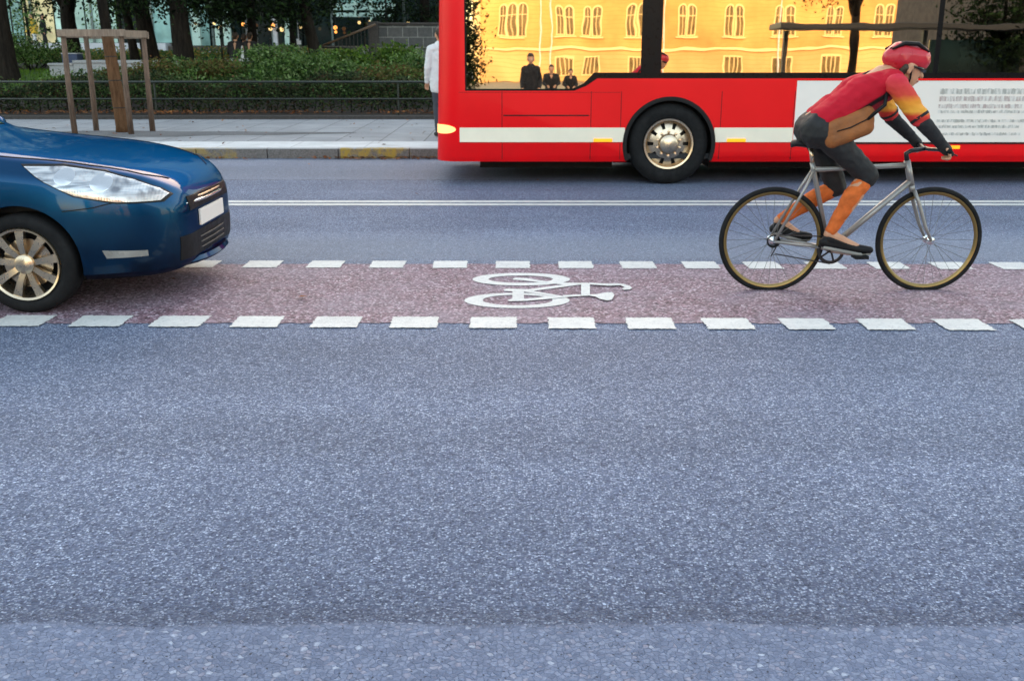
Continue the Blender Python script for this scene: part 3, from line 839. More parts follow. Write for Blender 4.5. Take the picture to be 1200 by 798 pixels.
tr(300, 33.5, 0.15, 'dense dark tree with low branches above the seated people', 3.0, (0, 3.9, 3.1, 2.55), clumps=190)
tr(500, 40.0, 0.22, 'dark leafy tree behind the block wall', 2.6, (0, 3.4, 2.7, 2.6), clumps=170)
tr(560, 36.0, 0.22, 'dark tree beyond the bus front', 2.8, (0, 3.9, 2.8, 2.7), clumps=100)
tr(40, 42.0, 0.06, 'slender young tree with pale green leaves before the mint glass', 2.4, (0, 2.3, 0.9, 1.3), clumps=26, per=40, leafmat='bushleaf', limbs=5)
tr(147, 43.0, 0.06, 'young tree with light leaves beside the dark poles', 2.4, (0, 2.5, 1.1, 1.4), clumps=28, per=40, leafmat='limeleaf', limbs=5)

# young staked tree on the pavement
yb = G(145, 155, 0.15); yt = thing('young_tree', 'young street tree with reed-wrapped trunk inside the stake frame', 'tree', yb)
m = MB(); m.tube([yb + Vector((-0.10, 0, 1.55)), yb + Vector((-0.15, 0, 2.4)), yb + Vector((-0.16, 0, 3.3))], [0.088, 0.082, 0.07], 14)
for i in range(8):
    a = 2 * PI * i / 8; s0 = yb + Vector((-0.16, 0, 2.8 + 0.06 * i)); m.tube([s0, s0 + Vector((math.cos(a) * .5, math.sin(a) * .5, .5)), s0 + Vector((math.cos(a) * 1.2, math.sin(a) * 1.2, 1.2))], [0.035, 0.022, 0.008], 6)
m.build('trunk', M['bark'], yt, smooth=True)
m = MB(); prof = [(0.132, 0.0), (0.116, 0.1), (0.106, 0.5), (0.101, 1.0), (0.096, 1.62)]
LEAN = -0.065
nst = 30
for i in range(nst):
    a = 2 * PI * i / nst
    m.tube([yb + Vector((LEAN * z + math.cos(a + 0.02 * rt.uniform(-1, 1)) * (r - 0.010), math.sin(a) * (r - 0.010), z)) for r, z in prof], 0.0115, 6)
m.tube([yb + Vector((LEAN * z, 0, z)) for r, z in prof], [r - 0.012 for r, z in prof], 20)
w = m.build('reed_wrap', M['youngbark'], yt, smooth=True)
for z, r in ((0.42, 0.109), (0.88, 0.104), (1.28, 0.101)):
    m = MB(); m.lathe([(r - 0.01, z - 0.008), (r + 0.003, z - 0.008), (r + 0.003, z + 0.008), (r - 0.01, z + 0.008)], yb + Vector((LEAN * z, 0, 0)), 'z', 24); m.build('binding_wire', M['iron'], w)
k = MB(); crown_mesh(k, yb + Vector((0, 0, 4.4)), 1.5, 1.5, 1.3, 60, 60, 0.1, rt, 3.2); k.build('crown', M['bushleaf'], yt, recalc=False)

fr = thing('tree_stake_frame', 'weathered wooden frame of four stakes and planks guarding the young tree', 'tree guard', G(133, 155, 0.15))
bots = [G(88, 157.5, 0.15), G(154, 157.5, 0.15), G(179, 154, 0.15), G(113, 153, 0.15)]
for b in bots:
    m = MB(); j = rt.uniform(-0.02, 0.02)
    m.tube([b + Vector((0, 0, -0.05)), b + Vector((j, 0, 0.8)), b + Vector((0, 0.0, 1.66))], [0.05, 0.047, 0.042], 12); m.build('stake', M['wood'], fr, smooth=True)
def plank(a, b, ext=0.08, z=1.66):
    a = Vector(a); b = Vector(b); d = (b - a).normalized() * ext
    q = MB(); q.beam(a - d + Vector((0, 0, z)), b + d + Vector((0, 0, z)), 0.035, 0.115); return q.build('plank', M['plank'], fr, bevel=0.005)
o = Vector((0, -0.064, 0)); plank(bots[0] + o, bots[1] + o + Vector((0.03, 0, 0)), 0.07)
o = Vector((0, 0.068, 0)); plank(bots[3] + o, bots[2] + o, 0.07, 1.63)
plank(bots[1] + Vector((0.075, 0.02, 0)), bots[2] + Vector((0.04, -0.02, 0)), 0.04, 1.645)
plank(bots[0] + Vector((-0.075, 0.02, 0)), bots[3] + Vector((-0.04, -0.02, 0)), 0.04, 1.645)

# two-bar railing
rl = thing('railing', 'dark two-bar metal railing along the back of the pavement', 'railing', (-4, 21.75, 0.2))
for z, r in ((0.885, 0.024), (0.535, 0.017)):
    m = MB(); m.tube([(-18, 21.75, z), (9, 21.75, z)], r, 10); m.build('rail', M['railing'], rl, smooth=True)
px0 = G(181, 137, 0.2).x - 0.13
for i in range(-1, 4):
    x = px0 + i * 5.17
    m = MB(); m.tube([(x, 21.78, 0.15), (x, 21.78, 0.87)], 0.021, 10); m.lathe([(0.0, 0.012), (0.05, 0.012), (0.05, 0.0)], (x, 21.78, 0.2), 'z', 14); m.build('post', M['railing'], rl, smooth=True, angle=40)

# ------------------------------------------------------------------ park furniture and far buildings
lg = thing('stone_ledge', 'low pale granite ledge behind the bushes at the left', 'wall', (gx(135, 28), 28.0, 0.7))
x0, x1, xm = gx(61, 28), gx(214, 28), gx(89, 28)
m = MB(); m.box((x0, 28.0, 0.55), (xm, 28.6, 1.12)); m.build('lower_block', M['granite'], lg, bevel=0.012)
m = MB(); m.box((xm + 0.006, 28.0, 0.55), (x1, 28.6, 1.185)); m.build('ledge_block', M['granite'], lg, bevel=0.012)
m = MB(); m.box((x0 - 0.03, 27.97, 1.123), (xm - 0.002, 28.63, 1.185)); m.build('coping', M['granite'], lg, bevel=0.01)
m = MB(); m.box((xm, 27.97, 1.188), (x1 + 0.03, 28.63, 1.26)); m.build('coping', M['granite'], lg, bevel=0.01)
bb = thing('utility_box', 'dark slate blue box sitting behind the pale stone ledge', 'box', (gx(89, 28.9), 28.9, 0.8))
m = MB(); m.box((gx(80, 28.9), 28.72, 0.78), (gx(98, 28.9), 29.1, 1.42)); m.build('body', M['bluebox'], bb, bevel=0.01)
m = MB(); m.box((gx(79.6, 28.9), 28.7, 1.423), (gx(98.4, 28.9), 29.12, 1.445)); m.build('lid', M['paleconc'], bb, bevel=0.004)

bw = thing('block_wall', 'dark wall of large stone blocks with pale joints left of the bus', 'wall', (gx(480, 32), 32, 1.0))
m = MB(); m.box((gx(446, 32), 32, 0.6), (3.5, 32.5, 2.26)); m.build('wall', M['blocks'], bw, bevel=0.01)
m = MB(); m.box((gx(446, 32) + .002, 31.95, 2.262), (3.5, 32.55, 2.33)); m.build('coping', M['darkgranite'], bw, bevel=0.01)
m = MB(); m.box((gx(434, 32), 31.9, 0.6), (gx(446, 32) - 0.003, 32.7, 2.36)); m.build('pier', M['darkgranite'], bw, bevel=0.015)

sr = thing('stair_railing', 'black iron stair railing with a sloping wooden handrail', 'railing', (gx(410, 31.5), 31.5, 1.0))
m = MB(); m.tube([A(378, 54, 31.6), A(440, 29, 31.6)], 0.035, 8); m.build('handrail', simple('brown_handrail', (0.10, 0.06, 0.035), 0.6), sr, smooth=True)
m = MB(); m.tube([A(377, 56, 31.6), A(434, 57, 31.6)], 0.025, 8); m.tube([A(377, 64, 31.6), A(434, 64, 31.6)], 0.025, 8); m.build('bar', M['iron'], sr, smooth=True)
for i in range(13):
    px = 379 + i * 4.4; top = A(px, 54 - (px - 378) * 0.40, 31.6)
    m = MB(); m.tube([(top.x, 31.6, 0.95), top], 0.014, 6); m.build('baluster', M['iron'], sr)
st = thing('stone_steps', 'pale edged dark steps below the black stair railing', 'steps', (gx(424, 33.5), 33.5, 1.0))
for i in range(4):
    m = MB(); m.box((gx(398 + 9 * i, 33), 32.8 + 0.02 * i, 1.0 + 0.14 * i), (gx(448, 33) , 34.5, 1.137 + 0.14 * i)); m.build('step', M['paleconc'] if i % 2 else M['darkgranite'], st, bevel=0.008)

pl = thing('info_pillar', 'tall light grey pillar standing in the park beyond the seated people', 'pillar', (gx(299, 37), 37, 1.3))
m = MB(); m.box((gx(293.5, 37), 36.8, 1.3), (gx(304.5, 37), 37.15, 2.28)); m.build('body', M['paleconc'], pl, bevel=0.02)
m = MB(); m.box((gx(293.5, 37), 36.8, 2.33), (gx(299.5, 37), 37.15, 2.75)); m.build('head', M['paleconc'], pl, bevel=0.02)
m = MB(); m.box((gx(294, 37), 36.83, 2.283), (gx(304, 37), 37.12, 2.327)); m.build('gap_band', M['iron'], pl)
sg = thing('white_sign', 'small white square sign on a thin pole beyond the bushes', 'sign', (gx(352, 40), 40, 1.42))
m = MB(); m.box((gx(349, 40), 39.9, 1.72), (gx(355.5, 40), 39.96, 1.93)); m.build('panel', M['white_cloth'], sg, bevel=0.01)
m = MB(); m.tube([(gx(352.5, 40), 40, 1.4), (gx(352.5, 40), 40, 2.6)], 0.02, 8); m.build('pole', M['granite'], sg)

def lamp_post(px, D, r, h, lab, mat='iron'):
    x = gx(px, D); b = Vector((x, D, tz(x, D))); t = thing('lamp_post', lab, 'lamp post', b, 'dark park posts')
    m = MB(); m.tube([b + Vector((0, 0, -.1)), b + Vector((0, 0, h))], [r, r * 0.75], 10); m.build('pole', M[mat], t, smooth=True)
    m = MB(); m.lathe([(r * 2.2, 0), (r * 2.0, 0.25), (r * 1.2, 0.6)], b, 'z', 12); m.build('base', M[mat], t, smooth=True)
    m = MB(); m.lathe([(0.02, h), (0.10, h + 0.05), (0.16, h + 0.4), (0.05, h + 0.5), (0.0, h + 0.52)], b, 'z', 14); m.build('lantern', M['granite'], t, smooth=True)
lamp_post(136, 34, 0.05, 4.6, 'dark park post just right of the wrapped trunk')
lamp_post(148.5, 33, 0.04, 4.4, 'slim dark post second right of the wrapped trunk')
lamp_post(22.5, 40, 0.03, 4.2, 'thin dark post beside the thick left trunk')
lamp_post(455, 39, 0.035, 4.6, 'thin dark pole above the left half of the block wall')
lamp_post(475.5, 38, 0.05, 4.6, 'grey pole above the middle of the block wall', 'mullion')
def bollard(px, D, h, lab):
    x = gx(px, D); b = Vector((x, D, tz(x, D))); t = thing('fence_post', lab, 'post', b, 'short black posts in the park')
    m = MB(); m.tube([b + Vector((0, 0, -.1)), b + Vector((0, 0, h))], 0.028, 8); m.build('shaft', M['iron'], t, smooth=True)
    m = MB(); m.ball(b + Vector((0, 0, h + 0.02)), 0.04, 8, 6); m.build('cap', M['iron'], t, smooth=True)
bollard(263, 33.2, 1.05, 'short black post left of the seated people')
bollard(320, 33.2, 0.72, 'short black post right of the grey pillar')
lr = thing('low_fence', 'low black iron fence in front of the flower bed', 'fence', (gx(265, 33), 33, 1.1))
m = MB(); m.tube([(gx(190, 33), 33, 1.28), (gx(345, 33), 33, 1.28)], 0.02, 6); m.tube([(gx(190, 33), 33, 1.16), (gx(345, 33), 33, 1.16)], 0.016, 6); m.build('rail', M['iron'], lr)
m = MB()
for i in range(60):
    x = gx(190, 33) + i * 0.078; m.tube([(x, 33, 1.02), (x, 33, 1.28)], 0.008, 4)
m.build('bars', M['iron'], lr); 

# glass office block beyond the park: shades the street from the low sun
gb = thing('glass_office', 'long mint glass office block along the back of the park', 'building', (0, 52, 1.4))
BX0, BX1, BH = -150, 150, 20.0
m = MB(); m.box((BX0, 52.6, 1.2), (BX1, 72, BH)); m.build('core', M['darkpane'], gb)
m = MB(); m.box((BX0, 51.6, 1.35), (gx(200, 52), 52.58, 1.84)); m.build('plinth', M['paleconc'], gb, bevel=0.02)
m = MB(); m.box((gx(200, 52) + .01, 51.9, 1.35), (BX1, 52.58, 1.7)); m.build('planter_wall', simple('brown_planter', (0.09, 0.075, 0.06), 0.8), gb, bevel=0.02)
xs = gx(-40, 52); w = 1.55; i = 0; rp = random.Random(8)
rest = MB(); mul = MB()
x = xs
while x < gx(560, 52):
    px = x / (52 * CT + 0.3) * F + 600
    q = MB(); q.box((x + 0.04, 52.3, 1.86 if px < 200 else 1.72), (x + w - 0.04, 52.36, 4.75))
    mt = M['darkpane'] if px > 228 else rp.choice([M['mint'], M['mintpale'], M['mint'], M['creampane'], M['mintpale'], M['darkpane'], M['creampane']])
    q.build('window', mt, gb); x += w; i += 1
xx = BX0
while xx < BX1:
    if not (xs - 0.1 < xx < gx(560, 52)): rest.box((xx + 0.05, 52.3, 1.86), (xx + 2.95, 52.36, 4.75))
    for s_ in range(1, 4): rest.box((xx + 0.05, 52.3, 1.2 + 3.9 * s_ + 0.3), (xx + 2.95, 52.36, 1.2 + 3.9 * (s_ + 1) - 0.3))
    mul.box((xx - 0.05, 52.2, 1.72), (xx + 0.05, 52.29, BH)); xx += 3.0
tag(rest.build('upper_window', M['mint'], gb), kind='stuff')
tag(mul.build('mullion', M['mullion'], gb), kind='stuff')
m = MB()
for z in (4.8, 8.8, 12.7, 16.6): m.box((BX0, 52.15, z), (BX1, 52.28, z + 0.5))
m.build('floor_band', M['spandrel'], gb)
for z0, z1 in ((3.02, 3.2), (3.32, 3.62)):
    m = MB(); m.box((gx(392, 49), 49.5, z0), (gx(462, 49), 50.5, z1)); m.build('canopy_band', M['spandrel'], gb, bevel=0.01)
m = MB(); m.box((gx(436, 49.2), 49.2, 1.45), (gx(439, 49.2), 49.45, 6.0)); m.box((gx(418, 49.2), 49.2, 3.0), (gx(420, 49.2), 49.4, 6)); m.build('canopy_post', M['spandrel'], gb)
m = MB(); m.box((gx(392, 49.6), 50.6, 3.7), (gx(462, 49.6), 50.7, 6.0)); m.build('upper_glazing', M['mint'], gb)
for px, w_, z0, z1 in ((257, 0.25, 1.72, 3.0), (268, 0.35, 1.72, 3.4), (232, 0.4, 1.72, 3.3), (338, 0.25, 1.72, 3.0), (324, 0.2, 1.72, 3.0)):
    m = MB(); m.box((gx(px, 51) - w_ / 2, 51.2, z0), (gx(px, 51) + w_ / 2, 51.4, z1)); m.build('column', M['spandrel'] if w_ > 0.22 else M['paleconc'], gb, bevel=0.01)
lampm = emissive('lit_lamp', (1.0, 0.36, 0.07), 1.5); lampw = emissive('warm_light', (1.0, 0.66, 0.26), 0.95)
for px, py, r, mm in ((285, 29, 0.09, lampm), (320, 30, 0.09, lampm), (393, 33, 0.10, lampm), (393.5, 38, 0.07, lampm), (330, 35, 0.11, lampw), (317, 34, 0.10, lampw), (352, 32, 0.08, lampw), (363, 33, 0.08, lampw), (421, 27, 0.08, lampw), (434, 26, 0.09, lampw), (478, 27, 0.08, lampw), (488, 29, 0.09, lampw), (229, 28, 0.08, lampw), (258, 33, 0.10, lampw), (251, 28, 0.07, lampw)):
    p = A(px, py, 51.0); t = thing('hanging_lamp', 'small glowing lamp hung in front of the dark ground floor', 'lamp', p + Vector((0, 0, r)), 'lit lamps of the far ground floor')
    m = MB(); m.ball(p, (r, r, r), 10, 8); m.build('globe', mm, t, smooth=True)
    m = MB(); m.tube([p + Vector((0, 0, r * 0.9)), p + Vector((0, 0, r + 0.9))], 0.012, 5); m.build('cord', M['iron'], t)

# sunlit yellow building behind the camera, mirrored in the bus glass
FY = -80.0
yh = thing('yellow_building', 'sunlit yellow rendered building with arched windows mirrored in the bus windows', 'building', (25, FY, 0))
m = MB(); m.box((-3.6, FY - 14, 0), (75, FY, 15.5)); m.build('wall', M['facade'], yh)
m = MB(); m.box((-3.75, FY + 0.01, 3.0), (75.2, FY + 0.30, 3.28)); m.box((-3.75, FY + 0.01, 14.6), (75.2, FY + 0.5, 15.2)); m.build('cornice', M['trim'], yh, bevel=0.02)
m = MB(); m.box((-3.9, FY + 0.01, 0), (-3.2, FY + 0.22, 14.5)); m.build('corner_pilaster', M['trim'], yh)
m = MB(); m.box((-4, FY - 14.3, 15.5), (75.4, FY + 0.6, 15.9)); m.build('roof', simple('roof_metal', (0.05, 0.05, 0.05), 0.6), yh)
def arch(cx, w, z0, z1, n=10):
    r = w / 2; pts = [(cx - r, z0), (cx + r, z0)]
    for i in range(n + 1):
        a = PI * i / n; pts.append((cx + r * math.cos(a), z1 - r + r * math.sin(a)))
    return pts
gxm = lambda px: (px - 600) / F * (2 * 11.9 + 80)
for k, pc in enumerate((601, 659, 690, 740, 795, 848, 905, 960, 1015, 1070, 1125, 1180, 1240)):
    for dx in ((-0.52, 0.52) if k else (-0.95, 0.0, 0.95)):
        cx = gxm(pc) + dx
        m = MB(); m.prism(arch(cx, 0.95, 4.42, 7.45), 'y', FY + 0.004, FY + 0.09); f = m.build('window_surround', M['trim'], yh)
        m = MB(); m.prism(arch(cx, 0.70, 4.52, 7.30), 'y', FY + 0.095, FY + 0.11); m.build('pane', M['facewin'], f)
        m = MB(); m.box((cx - 0.03, FY + 0.112, 4.52), (cx + 0.03, FY + 0.14, 7.2)); m.box((cx - 0.34, FY + 0.112, 6.3), (cx - 0.034, FY + 0.14, 6.37)); m.box((cx + 0.034, FY + 0.112, 6.3), (cx + 0.34, FY + 0.14, 6.37)); m.build('glazing_bar', M['trim'], f)
    cx = gxm(pc)
    m = MB(); m.box((cx - 1.2, FY + 0.095, 4.22), (cx + 1.2, FY + 0.3, 4.36)); m.build('sill', M['trim'], yh, bevel=0.02)
    if k in (0, 4, 8): continue
    m = MB(); m.box((cx - 0.9, FY + 0.004, 0.6), (cx + 0.9, FY + 0.07, 2.45)); f = m.build('ground_window', M['trim'], yh)
    m = MB(); m.box((cx - 0.78, FY + 0.075, 0.7), (cx + 0.78, FY + 0.09, 2.33)); m.build('pane', M['facewin'], f)
    m = MB()
    for q in (-0.39, 0.0, 0.39): m.box((cx + q - 0.04, FY + 0.092, 0.7), (cx + q + 0.04, FY + 0.12, 2.33))
    m.build('glazing_bar', M['trim'], f)
for px in (632, 643, 770, 900):
    x = gxm(px); m = MB(); m.tube([(x, FY + 0.42, 0.2), (x, FY + 0.42, 14.5)], 0.05, 8); m.build('downpipe', M['white_cloth'], yh)
sheet('square', -60, 120, -80, -16, -0.03, soil_mat('sandy_square', (0.26, 0.20, 0.12), (0.36, 0.28, 0.17), 3))

def block(name, lab, x0, x1, y0, y1, h, wallm):  # house added behind the camera to block low sky and deepen shade
    t = thing(name, lab, 'building', ((x0 + x1) / 2, y1, 0), 'added dark buildings on the near side')
    m = MB(); m.box((x0, y0, 0), (x1, y1, h)); m.build('wall', wallm, t)
    m = MB(); m.box((x0 - 0.3, y0 - 0.3, h), (x1 + 0.3, y1 + 0.3, h + 0.4)); m.build('roof', M['darkgranite'], t)
    n = int((x1 - x0) / 3.2)
    for fl in range(int((h - 1) / 3.6)):
        for i in range(n):
            cx = x0 + (i + 0.5) * (x1 - x0) / n; z = 1.0 + fl * 3.6
            if abs(cx) > 45: continue
            m = MB(); m.box((cx - 0.75, y1 + 0.003, z), (cx + 0.75, y1 + 0.06, z + 1.9)); f = m.build('window', M['darkgranite'], t)
            m = MB(); m.box((cx - 0.65, y1 + 0.065, z + 0.1), (cx + 0.65, y1 + 0.075, z + 1.8)); m.build('pane', M['darkpane'], f)
brick = simple('dark_brick_render', (0.075, 0.06, 0.055), 0.9, var=0.3, scale=3)
block('shade_house', 'dark house added to deepen the shade, mirrored in the side of the blue car', -75, -10, -32, -15.5, 8.5, brick)
block('shade_house', 'dark house added to deepen the shade, mirrored at the right end of the bus', 20.5, 85, -32, -15.5, 8.5, brick)
# trees, shelter and onlookers on the near side of the street (seen only as reflections)
tree('street_tree', 'dark tree mirrored at the left end of the bus side window', (-2.15, -20, 0), 0.14, 1.9, (0.0, 2.9, 0.62, 2.4), rt, group='near side street trees', clumps=130, per=60, size=0.16)
tree('street_tree', 'tree whose twigs are mirrored above the cyclist', (12.6, -14.5, 0.1), 0.16, 3.6, (-0.4, 5.6, 2.2, 1.9), rt, group='near side street trees', clumps=80, per=50, size=0.13)
tree('street_tree', 'dark tree mirrored at the right end of the bus windows', (17.6, -13.5, 0.1), 0.2, 2.2, (0, 3.2, 1.7, 2.0), rt, group='near side street trees', clumps=130, per=50, size=0.17)
bs = thing('bus_shelter', 'dark flat roofed shelter mirrored in the right-hand bus windows', 'shelter', (14, -12, 0.13))
m = MB(); m.box((9.2, -13.3, 2.62), (18.6, -11.7, 2.80)); m.build('roof', M['iron'], bs, bevel=0.02)
for x in (9.7, 14.6, 18.2):
    m = MB(); m.box((x - 0.07, -13.15, 0.13), (x + 0.07, -13.0, 2.6)); m.build('post', M['iron'], bs)
m = MB(); m.box((14.8, -13.1, 0.3), (18.1, -13.05, 2.3)); m.build('back_panel', M['darkpane'], bs)
m = MB(); m.box((10.4, -12.9, 0.55), (13.8, -12.5, 0.60)); m.box((10.6, -12.8, 0.13), (10.68, -12.6, 0.548)); m.box((13.5, -12.8, 0.13), (13.58, -12.6, 0.548)); m.build('bench', M['plank'], bs)

# ------------------------------------------------------------------ bus
BN = G(785, 217)[1] + 0.02           # near side plane
W = 1.275; BC = BN + W
BXF, BXR = -0.90, 11.1
bus = thing('city_bus', 'red low-floor city bus with cream stripe and mirror-like windows at the kerb', 'bus', (5.1, BC, 0))
def bus_body(inset, name):
    hw = W - inset
    half = [(0, 0.27 + inset), (hw - 0.03, 0.27 + inset), (hw, 0.34 + inset), (hw, 1.10), (hw - 0.0122, 2.5), (hw - 0.05, 2.72), (hw - 0.2, 2.92 - inset * .7), (hw - 0.5, 3.0 - inset), (0, 3.03 - inset)]
    loop = [(-y, z) for y, z in half] + [(y, z) for y, z in half[-2:0:-1]]
    st = []; r = 0.28
    for i in range(9):
        t = PI / 2 * i / 8; st.append((BXF + inset + r * (1 - math.cos(t)), r * (1 - math.sin(t)), 1))
    for i in range(7):
        t = PI / 2 * (6 - i) / 6; st.append((BXR - inset - 0.18 * (1 - math.cos(t)), 0.18 * (1 - math.sin(t)), 0))
    rings = []
    for x, dw, fr_ in st:
        k = (hw - dw) / hw
        rings.append([(x + (0.03 * (z - 0.27) if fr_ else 0), BC + y * k, z) for y, z in loop])
    m = MB(); m.loft(rings); return m.build(name, M['buspaint'])
outer = bus_body(0.0, 'outer'); inner = bus_body(0.06, 'inner')
shell = dupe(outer, 'shell'); boolean(shell, [inner])
NB = [(-.545, 1.085), (.72, 1.085), (.86, 1.14), (.99, 1.225), (10.85, 1.225), (10.85, 2.49), (-.545, 2.49)]
FB = [(-.545, 1.225), (10.85, 1.225), (10.85, 2.49), (-.545, 2.49)]
PANES = [[(-.525, 1.108), (.70, 1.108), (.83, 1.17), (.95, 1.29), (1.485, 1.29), (1.485, 2.47), (-.525, 2.47)],
         [(1.72, 1.29), (4.86, 1.29), (4.86, 2.47), (1.72, 2.47)], [(4.92, 1.29), (8.0, 1.29), (8.0, 2.47), (4.92, 2.47)], [(8.06, 1.29), (10.82, 1.29), (10.82, 2.47), (8.06, 2.47)]]
FPANES = [[(-.525, 1.25), (1.3, 1.25), (1.3, 2.47), (-.525, 2.47)]] + PANES[1:]
NR = (BN - 0.3, BN + 0.5); FR = (BN + 2 * W - 0.5, BN + 2 * W + 0.3)
def P(poly, rng): return MB().prism(poly, 'y', *rng)
for poly_, rng, panes in ((NB, NR, PANES), (FB, FR, FPANES)):
    band = chunk(shell, P(poly_, rng), 'window_frame', M['bandblack'], bus)
    band.data.transform(Matrix.Translation(bus.location)); band.parent = None
    cs = [P(q, rng).build('c', M['black']) for q in panes]; boolean(band, cs)
    for c in cs: remove(c)
    band.data.materials.clear(); band.data.materials.append(M['bandblack']); band.data.polygons.foreach_set('material_index', [0] * len(band.data.polygons)); finish(band, bus)
    for q in panes: chunk(shell, P(q, rng), 'side_window', M['mirror'], bus)
scr = MB().box((BXF - 0.3, BN + 0.25, 0.95), (BXF + 0.22, BN + 2 * W - 0.25, 2.62))
chunk(shell, scr, 'windscreen', mirror_glass('windscreen_glass', 0.22, (1, 1, 1), (0.55, 0.58, 0.57)), bus)
cut = [P(NB, NR).build('c', M['black']), P(FB, FR).build('c', M['black']), MB().box((BXF - 0.3, BN + 0.25, 0.95), (BXF + 0.22, BN + 2 * W - 0.25, 2.62)).build('c', M['black'])]
WX = [1.85, 7.75]; WZ = 0.475
for wx in WX:
    for side in (0, 1):
        y0 = BN - 0.2 if side == 0 else BN + 2 * W - 0.3
        c = MB(); c.lathe([(0.0, 0), (0.535, 0), (0.535, 0.5), (0.0, 0.5)], (wx, y0, WZ), 'y', 48); cut.append(c.build('c', M['black']))
body = dupe(shell, 'body'); boolean(body, cut)
for c in cut: remove(c)
bv = bmesh.new(); bv.from_mesh(outer.data); tree_ = BVHTree.FromBMesh(bv); bv.free()
body.data.materials.clear(); body.data.materials.append(M['buspaint']); body.data.materials.append(M['interior'])
for p in body.data.polygons:
    d = tree_.find_nearest(p.center)[3]; p.material_index = 1 if d > 0.02 else 0
finish(body, bus, True, 25)
big = inflate(dupe(outer, 'big'), 0.006)
hl = emissive('headlight_glow', (1.0, 0.50, 0.17), 1.4)
for yr in ((BN - 0.1, BN + 0.42), (BN + 2 * W - 0.42, BN + 2 * W + 0.1)):
    q = [(BXF + 0.07 + 0.17 * math.cos(2 * PI * i / 32), 0.645 + 0.052 * math.sin(2 * PI * i / 32)) for i in range(32)]
    chunk(big, MB().prism(q, 'y', *yr), 'headlight', hl, bus, True)
chunk(big, MB().box((BXF - .3, BN + 0.5, 0.42), (BXF + .2, BN + 2 * W - 0.5, 0.56)), 'number_plate_recess', M['black'], bus)
remove(outer); remove(inner); remove(shell); remove(big)
# wheels, arches, trims
def bus_wheel(wx, side):
    s = 1 if side == 0 else -1; yo = BN + 0.035 if side == 0 else BN + 2 * W - 0.035
    rr = root = bus
    m = MB(); m.lathe([(0.295, 0.02 * s), (0.31, 0.0), (0.40, -0.012 * s), (0.455, 0.012 * s), (0.474, 0.05 * s), (0.474, 0.23 * s), (0.45, 0.27 * s), (0.30, 0.28 * s)], (wx, yo, WZ), 'y', 48)
    ty = m.build('wheel', M['rubber'], bus, True)
    m = MB()
    m.lathe([(0.296, 0.012 * s), (0.292, -0.004 * s), (0.272, 0.0), (0.266, 0.05 * s), (0.262, 0.075 * s)], (wx, yo, WZ), 'y', 48)
    n = 10
    for i in range(n):
        a0 = 2 * PI * i / n + 0.10; a1 = 2 * PI * (i + 1) / n - 0.10
        m.lathe([(0.264, 0.075 * s), (0.235, 0.05 * s), (0.165, 0.03 * s)], (wx, yo, WZ), 'y', 6, a0, a1)
    m.lathe([(0.262, 0.075 * s), (0.245, 0.058 * s)], (wx, yo, WZ), 'y', 48); m.lathe([(0.175, 0.032 * s), (0.12, 0.015 * s), (0.105, -0.03 * s), (0.07, -0.05 * s), (0.0, -0.055 * s)], (wx, yo, WZ), 'y', 40)
    for i in range(10):
        a = 2 * PI * (i + .5) / 10; c = Vector((wx + 0.14 * math.cos(a), yo, WZ + 0.14 * math.sin(a))); m.lathe([(0.017, 0.03 * s), (0.016, -0.012 * s), (0.0, -0.014 * s)], c, 'y', 8)
    m.build('rim', M['alu'], ty, True, angle=35, recalc=False)
    m = MB(); m.lathe([(0.285, 0.10 * s), (0.0, 0.10 * s)], (wx, yo, WZ), 'y', 32); m.build('brake_drum', M['black'], ty)
    # well and lip
    y0 = BN if side == 0 else BN + 2 * W
    m = MB(); m.lathe([(0.545, 0.004 * s), (0.545, 0.48 * s), (0.02, 0.48 * s)], (wx, y0, WZ), 'y', 32, -0.38, PI + 0.38); m.build('wheel_well', M['interior'], bus)
    m = MB(); m.lathe([(0.500, 0.03 * s), (0.500, -0.012 * s), (0.525, -0.014 * s), (0.545, -0.012 * s), (0.548, 0.004 * s)], (wx, y0, WZ), 'y', 40, -0.36, PI + 0.36); m.build('wheel_arch_trim', M['black'], bus, True, angle=30)
for wx in WX:
    for sd in (0, 1): bus_wheel(wx, sd)
def plate(x0, x1, z0, z1, name, mat, proud=0.003, parent=None, bev=0.0):
    m = MB(); m.box((x0, BN - proud, z0), (x1, BN + 0.012, z1)); return m.build(name, mat, parent or bus, bevel=bev)
plate(-0.615, 1.325, 0.50, 0.667, 'stripe', M['cream']); plate(2.375, 3.30, 0.50, 0.667, 'stripe', M['cream'])
ad = plate(3.306, 9.4, 0.50, 1.20, 'advert_panel', M['adwhite'], 0.006)
plate(3.306, 9.4, 1.203, 1.217, 'panel_trim', M['buspaint'], 0.012); plate(3.306, 9.4, 0.478, 0.497, 'panel_trim', M['black'], 0.010)
ra = random.Random(3)
for z0, z1, mt in ((1.045, 1.115, 'adgrey'), (0.965, 1.03, 'adrose'), (0.885, 0.94, 'adrose'), (0.83, 0.872, 'adgrey'), (0.725, 0.765, 'adgrey'), (0.66, 0.70, 'adgrey'), (0.575, 0.615, 'adgrey')):
    m = MB(); n_ = 70; x1_ = 6.06 - ra.uniform(0, 0.12); up, lo = [], []
    for q in range(n_ + 1):
        x = 4.97 + (x1_ - 4.97) * q / n_; up.append((x, z1 - ra.uniform(0, 0.012))); lo.append((x, z0 + ra.uniform(0, 0.008)))
    k = 0
    for q in range(n_):
        m.quad((lo[q][0], BN - 0.0085, lo[q][1]), (lo[q + 1][0], BN - 0.0085, lo[q + 1][1]), (up[q + 1][0], BN - 0.0085, up[q + 1][1]), (up[q][0], BN - 0.0085, up[q][1]))
    m.build('text_line', M[mt], ad)
